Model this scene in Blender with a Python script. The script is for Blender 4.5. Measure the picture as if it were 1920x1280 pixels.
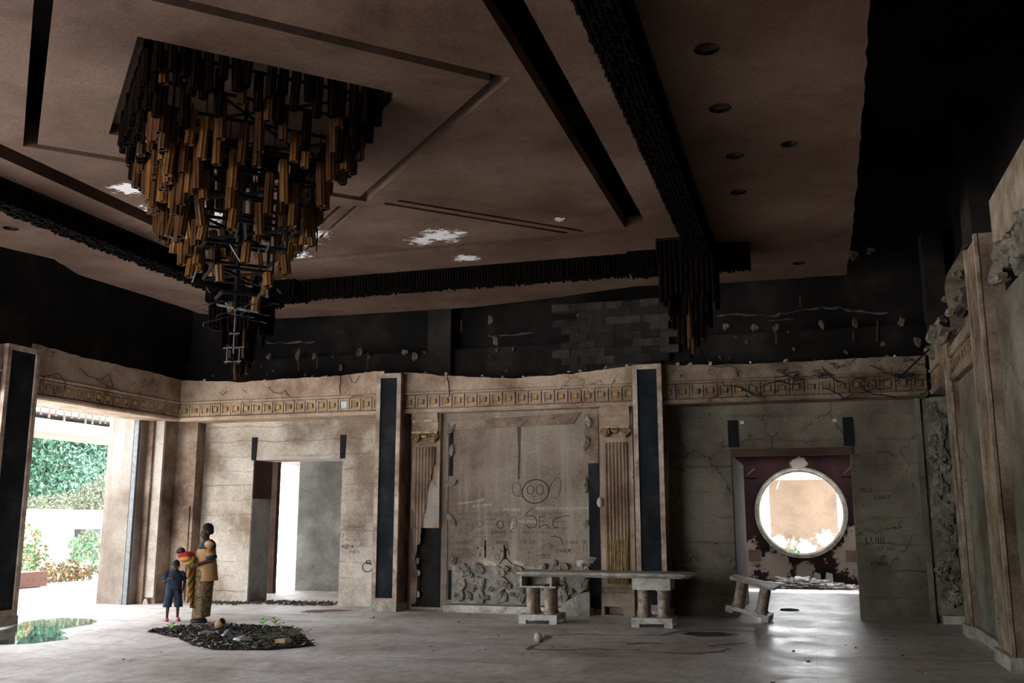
import bpy, bmesh, math, random
from mathutils import Vector, Matrix
random.seed(7)
scene = bpy.context.scene
for o in list(bpy.data.objects): bpy.data.objects.remove(o)
COL = scene.collection
R = math.radians

# ------------------------------------------------------------------ camera
HC, FPX, PITCH, YAW = 1.68, 1790.0, R(10.65), R(17.0)
cd = bpy.data.cameras.new('camera'); cam = bpy.data.objects.new('camera', cd); COL.objects.link(cam)
cd.sensor_width = 36.0; cd.lens = FPX / 1920 * 36.0; cd.clip_end = 300
cam.location = (0, 0, HC); cam.rotation_euler = (R(90) + PITCH, 0, YAW)
scene.camera = cam
# ------------------------------------------------------------------ world, sun, exposure
w = bpy.data.worlds.new('world'); scene.world = w; w.use_nodes = True
bg = w.node_tree.nodes['Background']; bg.inputs[0].default_value = (0.93, 0.97, 1.0, 1); bg.inputs[1].default_value = 1.0
sd = bpy.data.lights.new('sun_offscreen', 'SUN'); sd.energy = 2.0; sd.angle = R(12); sd.color = (1, .96, .88)
sun = bpy.data.objects.new('sun_offscreen', sd); COL.objects.link(sun); sun.rotation_euler = (R(-20), R(14), 0)
vs = scene.view_settings
vs.view_transform = 'Standard'; vs.look = 'None'; vs.gamma = 1.0; vs.use_curve_mapping = False
vs.exposure = 3.75

# ------------------------------------------------------------------ pixel helpers (1920x1280 frame)
def ray(x, y):
    cx = (x - 960) / FPX; cy = -(y - 640) / FPX
    yy = math.cos(PITCH) - cy * math.sin(PITCH); z = math.sin(PITCH) + cy * math.cos(PITCH)
    return Vector((math.cos(YAW) * cx - math.sin(YAW) * yy, math.sin(YAW) * cx + math.cos(YAW) * yy, z))
def onY(x, y, Y0): d = ray(x, y); return Vector((0, 0, HC)) + d * (Y0 / d.y)
def onX(x, y, X0): d = ray(x, y); return Vector((0, 0, HC)) + d * (X0 / d.x)
def onZ(x, y, Z0=0): d = ray(x, y); return Vector((0, 0, HC)) + d * ((Z0 - HC) / d.z)

# ------------------------------------------------------------------ materials
MATS = {}
def nt(name):
    m = bpy.data.materials.new(name); m.use_nodes = True
    MATS[name] = m
    return m, m.node_tree.nodes, m.node_tree.links, m.node_tree.nodes['Principled BSDF']
def c4(c): return (c[0], c[1], c[2], 1)
def ramp(n, stops):
    r = n.new('ShaderNodeValToRGB'); e = r.color_ramp.elements
    while len(e) < len(stops): e.new(.5)
    for i, (p, c) in enumerate(stops):
        e[i].position = p; e[i].color = c4(c) if hasattr(c, '__len__') else (c, c, c, 1)
    return r
def noise(n, l, vec, scale, detail=8, rough=.6, dist=0, loc=(0, 0, 0), sc=(1, 1, 1), rot=(0, 0, 0)):
    mp = n.new('ShaderNodeMapping'); mp.inputs['Scale'].default_value = sc; mp.inputs['Location'].default_value = loc
    mp.inputs['Rotation'].default_value = rot
    l.new(vec, mp.inputs['Vector'])
    t = n.new('ShaderNodeTexNoise'); t.inputs['Scale'].default_value = scale; t.inputs['Detail'].default_value = detail
    t.inputs['Roughness'].default_value = rough; t.inputs['Distortion'].default_value = dist
    l.new(mp.outputs[0], t.inputs['Vector'])
    return t
def mix(n, l, f, a, b, mode='MIX'):
    m = n.new('ShaderNodeMix'); m.data_type = 'RGBA'; m.blend_type = mode
    for s, v in ((m.inputs[0], f), (m.inputs[6], a), (m.inputs[7], b)):
        if hasattr(v, 'is_output'): l.new(v, s)
        elif hasattr(v, '__len__'): s.default_value = c4(v)
        else: s.default_value = v
    return m.outputs[2]
def mat(name, stops, scale=1.5, rough=.9, bump=.25, bscale=25, sc=(1, 1, 1), spots=None, spotscale=9, spotthr=.62, spec=.25, metal=0, streak=None, flakes=None, boards=0, dist=0, local=False, cracks=0, grime=.45, flakescale=3.2):
    """plaster-like surface: broad mottling + optional speckles, streaks, flake patches, board lines"""
    m, n, l, b = nt(name)
    if local: g = n.new('ShaderNodeTexCoord'); P = g.outputs['Object']
    else: g = n.new('ShaderNodeNewGeometry'); P = g.outputs['Position']
    t = noise(n, l, P, scale, 10, .62, dist, sc=sc)
    stops = [(.5 + (p_ - .5) * .62, c_) for p_, c_ in stops]
    r = ramp(n, stops); l.new(t.outputs[0], r.inputs[0]); col = r.outputs[0]
    if grime:      # blotchy dirt with shapes of its own
        tg = noise(n, l, P, .9, 12, .72, .6, loc=(11, 4, 2)); rg_ = ramp(n, [(.5, 0), (.66, grime)]); l.new(tg.outputs[0], rg_.inputs[0])
        col = mix(n, l, rg_.outputs[0], col, [x * .38 for x in stops[0][1]])
        tf_ = noise(n, l, P, 34, 4, .7, loc=(1, 9, 5)); rf_ = ramp(n, [(.35, .74), (.65, 1.12)]); l.new(tf_.outputs[0], rf_.inputs[0])
        col = mix(n, l, 1.0, col, rf_.outputs[0], 'MULTIPLY')
    if cracks:
        tn = noise(n, l, P, 2.5, 4, .6); va = n.new('ShaderNodeVectorMath'); va.operation = 'MULTIPLY_ADD'; l.new(tn.outputs['Color'], va.inputs[0]); va.inputs[1].default_value = (.5, .5, .5); l.new(P, va.inputs[2])
        vo = n.new('ShaderNodeTexVoronoi'); vo.feature = 'DISTANCE_TO_EDGE'; vo.inputs['Scale'].default_value = cracks; l.new(va.outputs[0], vo.inputs['Vector'])
        rc = ramp(n, [(.0, 1), (.013, 0)]); l.new(vo.outputs['Distance'], rc.inputs[0])
        tm = noise(n, l, P, 1.3, 4, .6, loc=(7, 7, 1)); rm_ = ramp(n, [(.48, 0), (.56, .85)]); l.new(tm.outputs[0], rm_.inputs[0])
        mc = n.new('ShaderNodeMath'); mc.operation = 'MULTIPLY'; l.new(rc.outputs[0], mc.inputs[0]); l.new(rm_.outputs[0], mc.inputs[1])
        col = mix(n, l, mc.outputs[0], col, [x * .18 for x in stops[0][1]])
    if streak:
        t3 = noise(n, l, P, 5, 5, .6, 0, sc=(1, 1, .06)); r3 = ramp(n, [(.5, 0), (.72, 1)]); l.new(t3.outputs[0], r3.inputs[0])
        col = mix(n, l, r3.outputs[0], col, streak)
    if spots:
        t2 = noise(n, l, P, spotscale, 6, .7, .3, loc=(3, 1, 7)); r2 = ramp(n, [(spotthr, 0), (spotthr + .05, 1)]); l.new(t2.outputs[0], r2.inputs[0])
        col = mix(n, l, r2.outputs[0], col, spots)
    if flakes:
        fc, pts, thr = flakes
        tot = None
        for (p, rad) in pts:
            d = n.new('ShaderNodeVectorMath'); d.operation = 'DISTANCE'; l.new(P, d.inputs[0]); d.inputs[1].default_value = p
            mr = n.new('ShaderNodeMapRange'); l.new(d.outputs['Value'], mr.inputs[0]); mr.inputs[1].default_value = rad; mr.inputs[2].default_value = 0
            mr.inputs[3].default_value = 0; mr.inputs[4].default_value = 1
            if tot is None: tot = mr.outputs[0]
            else:
                mx = n.new('ShaderNodeMath'); mx.operation = 'MAXIMUM'; l.new(tot, mx.inputs[0]); l.new(mr.outputs[0], mx.inputs[1]); tot = mx.outputs[0]
        tf = noise(n, l, P, flakescale, 8, .78, 0, sc=(1, 1.8, 1))
        ad = n.new('ShaderNodeMath'); ad.operation = 'MULTIPLY_ADD'; l.new(tot, ad.inputs[0]); ad.inputs[1].default_value = .5; l.new(tf.outputs[0], ad.inputs[2])
        rf = ramp(n, [(thr, 0), (thr + .02, 1)]); l.new(ad.outputs[0], rf.inputs[0])
        mm = n.new('ShaderNodeMath'); mm.operation = 'MULTIPLY'; l.new(rf.outputs[0], mm.inputs[0])
        gt = n.new('ShaderNodeMath'); gt.operation = 'GREATER_THAN'; l.new(tot, gt.inputs[0]); gt.inputs[1].default_value = .02
        l.new(gt.outputs[0], mm.inputs[1])
        col = mix(n, l, mm.outputs[0], col, fc)
    l.new(col, b.inputs['Base Color'])
    b.inputs['Roughness'].default_value = rough; b.inputs['Specular IOR Level'].default_value = spec; b.inputs['Metallic'].default_value = metal
    tb = noise(n, l, P, bscale, 6, .65); h = tb.outputs[0]
    if boards:
        tw = noise(n, l, P, 1.4, 5, .6, .2)
        sx = n.new('ShaderNodeSeparateXYZ'); l.new(P, sx.inputs[0])
        m1 = n.new('ShaderNodeMath'); m1.operation = 'MULTIPLY_ADD'; l.new(tw.outputs[0], m1.inputs[0]); m1.inputs[1].default_value = .16; l.new(sx.outputs[2], m1.inputs[2])
        m2 = n.new('ShaderNodeMath'); m2.operation = 'MULTIPLY'; l.new(m1.outputs[0], m2.inputs[0]); m2.inputs[1].default_value = boards
        m3 = n.new('ShaderNodeMath'); m3.operation = 'FRACT'; l.new(m2.outputs[0], m3.inputs[0])
        rw = ramp(n, [(0, 1), (.10, 0), (.97, 0), (1, 1)]); l.new(m3.outputs[0], rw.inputs[0])
        tk = noise(n, l, P, 2.2, 6, .7, 0, sc=(.35, .35, 3), loc=(2, 8, 3)); rk = ramp(n, [(.42, 0), (.62, .8)]); l.new(tk.outputs[0], rk.inputs[0])
        mk = n.new('ShaderNodeMath'); mk.operation = 'MULTIPLY'; l.new(rw.outputs[0], mk.inputs[0]); l.new(rk.outputs[0], mk.inputs[1])
        col2 = mix(n, l, mk.outputs[0], col, [x * .5 for x in stops[0][1]]); l.new(col2, b.inputs['Base Color'])
        ad = n.new('ShaderNodeMath'); ad.operation = 'MULTIPLY_ADD'; l.new(mk.outputs[0], ad.inputs[0]); ad.inputs[1].default_value = -.8; l.new(h, ad.inputs[2]); h = ad.outputs[0]
    bp = n.new('ShaderNodeBump'); bp.inputs['Strength'].default_value = bump; bp.inputs['Distance'].default_value = .04
    l.new(h, bp.inputs['Height']); l.new(bp.outputs[0], b.inputs['Normal'])
    return m
def plain(name, c, rough=.8, metal=0, spec=.3, trans=0, var=.25, scale=12, emit=None):
    m, n, l, b = nt(name)
    g = n.new('ShaderNodeNewGeometry')
    t = noise(n, l, g.outputs['Position'], scale, 5, .6)
    r = ramp(n, [(.3, [x * (1 - var) for x in c]), (.7, [min(1, x * (1 + var)) for x in c])]); l.new(t.outputs[0], r.inputs[0])
    l.new(r.outputs[0], b.inputs['Base Color'])
    b.inputs['Roughness'].default_value = rough; b.inputs['Metallic'].default_value = metal; b.inputs['Specular IOR Level'].default_value = spec
    b.inputs['Transmission Weight'].default_value = trans
    return m
# --MATERIALS--
M_floor, n, l, b = nt('floor_dusty_stone')
g = n.new('ShaderNodeNewGeometry'); P = g.outputs['Position']
t = noise(n, l, P, .55, 10, .65, .4); r = ramp(n, [(.36, (.40, .34, .315)), (.5, (.58, .53, .51)), (.64, (.70, .66, .645))]); l.new(t.outputs[0], r.inputs[0])
t2 = noise(n, l, P, 2.3, 10, .75, .5, sc=(1, .5, 1)); r2 = ramp(n, [(.52, 0), (.68, .75)]); l.new(t2.outputs[0], r2.inputs[0])
col = mix(n, l, r2.outputs[0], r.outputs[0], (.32, .245, .21))
t4 = noise(n, l, P, 5.0, 10, .8, .2, loc=(5, 2, 0)); r4 = ramp(n, [(.6, 0), (.68, .6)]); l.new(t4.outputs[0], r4.inputs[0])
col = mix(n, l, r4.outputs[0], col, (.78, .76, .75))
t6 = noise(n, l, P, 7, 12, .82, .3, sc=(1, .6, 1), loc=(2, 6, 1)); r6 = ramp(n, [(.36, .62), (.5, .95), (.64, 1.1)]); l.new(t6.outputs[0], r6.inputs[0])
col = mix(n, l, 1.0, col, r6.outputs[0], 'MULTIPLY')
t7 = noise(n, l, P, .8, 8, .7, 1.2, sc=(.5, 1.6, 1), loc=(9, 3, 1)); r7 = ramp(n, [(.52, 0), (.66, .55)]); l.new(t7.outputs[0], r7.inputs[0])
col = mix(n, l, r7.outputs[0], col, (.2, .14, .115))
t8 = noise(n, l, P, 22, 3, .6, 0, loc=(4, 4, 4)); r8 = ramp(n, [(.66, 0), (.72, .8)]); l.new(t8.outputs[0], r8.inputs[0])
col = mix(n, l, r8.outputs[0], col, (.09, .065, .055))
bt = n.new('ShaderNodeTexBrick'); mp = n.new('ShaderNodeMapping'); mp.inputs['Scale'].default_value = (1, 1, 1); l.new(P, mp.inputs[0]); l.new(mp.outputs[0], bt.inputs[0])
bt.inputs['Scale'].default_value = 1.0; bt.inputs['Brick Width'].default_value = .8; bt.inputs['Row Height'].default_value = .8; bt.offset = 0
bt.inputs['Mortar Size'].default_value = .008; bt.inputs['Color1'].default_value = (1, 1, 1, 1); bt.inputs['Color2'].default_value = (.93, .93, .93, 1); bt.inputs['Mortar'].default_value = (.72, .7, .68, 1)
col = mix(n, l, .8, col, bt.outputs[0], 'MULTIPLY')
l.new(col, b.inputs['Base Color'])
t3 = noise(n, l, P, 1.2, 8, .7, .6); r3 = ramp(n, [(.35, .2), (.65, .44)]); l.new(t3.outputs[0], r3.inputs[0]); sxx = n.new('ShaderNodeSeparateXYZ'); l.new(P, sxx.inputs[0]); mr_ = n.new('ShaderNodeMapRange'); l.new(sxx.outputs[0], mr_.inputs[0]); mr_.inputs[1].default_value = -4.2; mr_.inputs[2].default_value = -1.0; mr_.inputs[3].default_value = .34; mr_.inputs[4].default_value = .06
ma_ = n.new('ShaderNodeMath'); ma_.operation = 'ADD'; l.new(r3.outputs[0], ma_.inputs[0]); l.new(mr_.outputs[0], ma_.inputs[1]); l.new(ma_.outputs[0], b.inputs['Roughness'])
b.inputs['Specular IOR Level'].default_value = .5
bp = n.new('ShaderNodeBump'); bp.inputs['Strength'].default_value = .12; bp.inputs['Distance'].default_value = .02
t5 = noise(n, l, P, 9, 8, .7); l.new(t5.outputs[0], bp.inputs['Height']); l.new(bp.outputs[0], b.inputs['Normal'])

def zc(x, y): return tuple(onZ(x, y, 5.8))
M_ceil = mat('ceiling_sooty_paint', [(.3, (.090, .048, .031)), (.5, (.130, .077, .054)), (.7, (.172, .110, .082))], .5, .85, .1, 14, spots=(.03, .02, .017), spotscale=4.5, spotthr=.69, grime=.45,
             flakes=((.85, .85, .87), [(zc(825, 442), .75), (zc(790, 452), .5), (zc(860, 436), .35), (zc(240, 355), .5), (zc(300, 395), .6), (zc(385, 400), 1.0), (zc(570, 455), .6), (zc(600, 440), .5), (zc(875, 484), .5), (zc(1050, 411), .2), (zc(560, 480), .5)], .83), flakescale=7.0)
M_soot = mat('soot_black_wall', [(.3, (.004, .0034, .003)), (.5, (.010, .0083, .0075)), (.75, (.034, .027, .023))], .8, .9, .35, 9, spots=(.07, .052, .043), spotscale=3.2, spotthr=.73)
M_sootcol = mat('sooty_concrete', [(.3, (.012, .01, .009)), (.7, (.034, .028, .025))], 1.5, .9, .3)
M_boards = mat('board_marked_concrete', [(.28, (.27, .2, .148)), (.45, (.48, .415, .345)), (.7, (.62, .56, .485))], .7, .9, .5, 20, boards=3.2, spots=(.3, .23, .17), spotscale=6, spotthr=.66)
M_jamb = mat('pale_concrete', [(.28, (.17, .13, .10)), (.5, (.25, .215, .185)), (.72, (.31, .28, .25))], .8, .9, .3, 18, streak=(.16, .115, .085))
M_pier = mat('stained_plaster', [(.3, (.11, .07, .05)), (.5, (.24, .165, .12)), (.72, (.4, .31, .24))], 1.1, .88, .35, 16, spots=(.06, .04, .03), spotscale=8, spotthr=.62)
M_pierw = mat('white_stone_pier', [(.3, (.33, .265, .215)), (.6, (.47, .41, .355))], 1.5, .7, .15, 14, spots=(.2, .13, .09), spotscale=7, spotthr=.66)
M_frieze = mat('cream_frieze_plaster', [(.28, (.26, .165, .11)), (.5, (.44, .315, .23)), (.72, (.53, .405, .31))], 1.2, .8, .15, 18, spots=(.1, .065, .045), spotscale=7, spotthr=.7, cracks=1.1)
M_friezed = mat('smoky_dimmed_frieze', [(.28, (.11, .074, .052)), (.5, (.23, .165, .12)), (.72, (.32, .24, .18))], 1.5, .85, .2, 18, spots=(.035, .024, .018), spotscale=7, spotthr=.62, cracks=1.2)  # real soot, with the weaker light of the right side painted in too
M_mortard = mat('grey_green_mortar', [(.3, (.14, .125, .10)), (.7, (.29, .265, .22))], 4, .95, .6, 14)
M_gold = mat('gilded_plaster', [(.35, (.20, .12, .05)), (.65, (.46, .32, .15))], 9, .4, .2, 30, metal=.35, spec=.5)
M_goldsq = mat('ochre_square', [(.35, (.34, .19, .065)), (.65, (.52, .33, .13))], 6, .6, .15, 30)
M_niche = mat('niche_render', [(.28, (.21, .155, .12)), (.5, (.30, .235, .19)), (.72, (.37, .30, .25))], .7, .92, .3, 22, spots=(.16, .11, .085), spotscale=6, spotthr=.68, streak=(.4, .345, .29))
M_nichepale = mat('pale_patch_plaster', [(.3, (.45, .4, .35)), (.7, (.62, .57, .52))], 5, .9, .3)
M_mortar = mat('mortar_lumps', [(.3, (.21, .18, .155)), (.7, (.38, .34, .30))], 4, .95, .6, 14)
M_stonewall = mat('stone_base_wall', [(.3, (.24, .215, .19)), (.7, (.42, .385, .35))], 3, .95, .6, 9)
M_marble = mat('pink_brown_marble_frame', [(.3, (.22, .14, .10)), (.5, (.4, .3, .235)), (.75, (.56, .46, .38))], 3, .5, .05, 30, spec=.5, spots=(.2, .12, .08), spotscale=14, spotthr=.62)
M_navy = mat('navy_panel', [(.3, (.008, .0095, .012)), (.6, (.017, .02, .0245)), (.8, (.034, .038, .043))], 2, .75, .1, 20, spots=(.12, .115, .11), spotscale=13, spotthr=.78, spec=.12)
M_wallr = mat('grey_brown_plaster_right', [(.28, (.10, .082, .06)), (.5, (.165, .14, .11)), (.72, (.23, .2, .16))], .9, .92, .45, 16, spots=(.05, .04, .03), spotscale=7, spotthr=.64, boards=2.2, cracks=.8)
M_wallrr = mat('greenish_stained_wall', [(.28, (.09, .068, .047)), (.5, (.17, .148, .117)), (.72, (.25, .229, .19))], .8, .85, .3, 14, spots=(.045, .032, .023), spotscale=6, spotthr=.66, cracks=.9)
M_marbled = mat('cream_moulding', [(.3, (.2, .145, .10)), (.7, (.42, .34, .26))], 4, .6, .1, 20)
M_table = mat('white_veined_marble', [(.3, (.27, .225, .185)), (.5, (.44, .40, .36)), (.75, (.58, .55, .50))], 2.2, .5, .06, 30, spec=.5, spots=(.4, .27, .17), spotscale=3, spotthr=.68, dist=1.5)
M_tabcol = mat('brown_speckled_marble', [(.3, (.2, .135, .095)), (.5, (.33, .25, .195)), (.75, (.5, .42, .35))], 12, .45, .05, 30, spec=.5)
M_burgundy = mat('burgundy_peeling_paint', [(.3, (.008, .0032, .0035)), (.7, (.02, .007, .008))], 1, .85, .15, 18, spec=.08,
                 flakes=((.17, .135, .112), [((-1.7, 27.2, .7), .9), ((-.9, 27.2, .55), .8), ((1.1, 27.2, .7), 1.0), ((-.2, 27.2, .4), .5), ((-.2, 27.2, 3.2), .35), ((-1.9, 27.2, 2.2), .45), ((1.2, 27.2, 1.2), .7)], .745))
M_tan = mat('tan_outside_wall', [(.3, (.26, .185, .13)), (.7, (.36, .26, .19))], .8, .9, .2, 12, flakes=((.6, .6, .6), [((-.2, 33, .7), .75), ((-1.0, 33, .9), .55), ((.5, 33, 1.1), .5), ((.2, 33, .4), .6)], .72))
M_white = mat('white_wall', [(.3, (.55, .55, .55)), (.7, (.68, .68, .68))], 1.2, .9, .15)
M_grey = mat('grey_worn_wall', [(.3, (.2, .19, .18)), (.5, (.28, .27, .26)), (.72, (.38, .37, .36))], 1.3, .9, .2, 14)
M_brownpaint = mat('brown_wall_paint', [(.3, (.055, .03, .022)), (.7, (.09, .052, .04))], 2, .8, .15)
M_patio = mat('patio_concrete', [(.3, (.62, .6, .58)), (.7, (.78, .76, .73))], .6, .9, .1)
M_house = mat('weathered_white_house', [(.3, (.32, .33, .34)), (.6, (.48, .49, .5))], .5, .9, .2, 8, streak=(.2, .2, .2))
M_rubber = plain('black_rubber_gasket', (.012, .012, .013), .8)
M_iron = plain('blackened_iron', (.010, .009, .009), .85, 0, .1)
M_steel = plain('worn_steel_strip', (.14, .145, .15), .6, .3)
M_char = plain('charcoal_line', (.010, .010, .0115), .95, var=.4, scale=40)
M_faint = plain('faint_pencil', (.095, .08, .07), .95, var=.4, scale=40)
M_chalk = plain('white_chalk', (.62, .58, .53), .95, var=.3, scale=40)
M_wire = plain('black_wire', (.012, .011, .011), .6)
M_plasterbit = plain('pale_plaster_chunk', (.5, .45, .38), .95, var=.35, scale=6)
M_tubedark = plain('sooty_glass_tube', (.005, .0035, .003), .8, spec=.03, var=.5, scale=6)
def amber(name, c, rough=.3, tr=.35):
    m, n, l, b = nt(name)
    g = n.new('ShaderNodeNewGeometry'); t = noise(n, l, g.outputs['Position'], 7, 6, .7, sc=(1, 1, .35))
    r = ramp(n, [(.3, [x * .35 for x in c]), (.55, c), (.75, [min(1, x * 1.5) for x in c])]); l.new(t.outputs[0], r.inputs[0])
    l.new(r.outputs[0], b.inputs['Base Color']); b.inputs['Roughness'].default_value = rough; b.inputs['Specular IOR Level'].default_value = .02 if c[0] < .02 else .3
    tl = n.new('ShaderNodeBsdfTranslucent'); l.new(r.outputs[0], tl.inputs[0])
    ms = n.new('ShaderNodeMixShader'); ms.inputs[0].default_value = tr
    l.new(b.outputs[0], ms.inputs[1]); l.new(tl.outputs[0], ms.inputs[2]); l.new(ms.outputs[0], n['Material Output'].inputs[0])
    return m
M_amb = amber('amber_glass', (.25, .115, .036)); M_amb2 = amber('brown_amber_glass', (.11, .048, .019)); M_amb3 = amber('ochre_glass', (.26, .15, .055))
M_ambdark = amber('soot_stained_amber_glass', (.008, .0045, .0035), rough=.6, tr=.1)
m, n, l, b = nt('water'); b.inputs['Base Color'].default_value = (.04, .05, .05, 1); b.inputs['Roughness'].default_value = .02; b.inputs['Specular IOR Level'].default_value = 1.0; b.inputs['IOR'].default_value = 1.6
g = n.new('ShaderNodeNewGeometry'); t = noise(n, l, g.outputs['Position'], 3, 2); bp = n.new('ShaderNodeBump'); bp.inputs['Strength'].default_value = .03; bp.inputs['Distance'].default_value = .02; l.new(t.outputs[0], bp.inputs['Height']); l.new(bp.outputs[0], b.inputs['Normal'])
M_water = m
M_stain = plain('red_brown_water_stain', (.13, .085, .07), .5, var=.4, scale=4)
M_wet = plain('damp_floor_patch', (.09, .068, .06), .2, spec=.5, var=.3, scale=3)
M_leaf = plain('tree_leaf', (.022, .072, .042), .5, spec=.4, var=.6, scale=1.2)
M_leaf2 = plain('light_leaf', (.085, .19, .09), .5, var=.5, scale=2)
M_grass = plain('dry_grass', (.085, .092, .06), .8, var=.5, scale=3)
M_bark = plain('bark', (.13, .10, .08), .9)
M_orangeleaf = plain('orange_leaf', (.2, .115, .045), .6, var=.4, scale=5)
M_brick = plain('brown_brick', (.12, .06, .045), .9)
M_skin = plain('dark_brown_skin', (.042, .019, .011), .5, spec=.3, var=.15)
M_hair = plain('black_hair', (.008, .007, .007), .8)
M_tunic = plain('tan_cotton', (.36, .20, .095), .9, var=.15, scale=8)
M_navycloth = plain('dark_blue_cloth', (.014, .018, .026), .85)
M_denim = plain('blue_denim', (.018, .031, .058), .9, var=.5, scale=14)
M_orange = None; M_skirt = None
M_red = plain('red_cloth', (.36, .02, .035), .85)
M_pink = plain('pink_plastic', (.5, .09, .16), .6)
M_shoe = plain('black_rubber', (.012, .016, .024), .5)
M_soil = mat('dark_soil', [(.3, (.008, .007, .006)), (.7, (.03, .026, .022))], 6, .95, .8, 20)
M_chip = [plain('debris_chip_%s' % k, c, .9, var=.5, scale=20) for k, c in (('black', (.009, .008, .007)), ('grey', (.06, .052, .045)), ('pale', (.3, .28, .25)), ('brown', (.06, .036, .022)))]
M_coconut = plain('coconut_husk', (.3, .19, .11), .9, var=.4)
M_bag = plain('blue_grey_plastic', (.05, .07, .085), .4)
M_green = plain('green_sprout', (.2, .5, .08), .5)
m, n, l, b = nt('wax_print_cotton'); M_skirt = m
tc = n.new('ShaderNodeTexCoord'); v = n.new('ShaderNodeTexVoronoi'); v.inputs['Scale'].default_value = 17; l.new(tc.outputs['Object'], v.inputs[0])
r = ramp(n, [(0, (.018, .045, .016)), (.28, (.16, .125, .065)), (.5, (.12, .022, .018)), (.66, (.03, .055, .018)), (.9, (.2, .16, .09))]); r.color_ramp.interpolation = 'CONSTANT'
l.new(v.outputs['Distance'], r.inputs[0]); l.new(r.outputs[0], b.inputs['Base Color']); b.inputs['Roughness'].default_value = .9
m, n, l, b = nt('orange_striped_kente'); M_orange = m
tc = n.new('ShaderNodeTexCoord'); wv = n.new('ShaderNodeTexWave'); wv.inputs['Scale'].default_value = 2.3; wv.inputs['Distortion'].default_value = 3; wv.bands_direction = 'DIAGONAL'; l.new(tc.outputs['Object'], wv.inputs[0])
r = ramp(n, [(0, (.03, .12, .03)), (.16, (.62, .2, .03)), (.62, (.65, .26, .03)), (.78, (.45, .03, .03)), (.93, (.05, .14, .03))]); r.color_ramp.interpolation = 'CONSTANT'
l.new(wv.outputs[0], r.inputs[0]); l.new(r.outputs[0], b.inputs['Base Color']); b.inputs['Roughness'].default_value = .9

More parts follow.
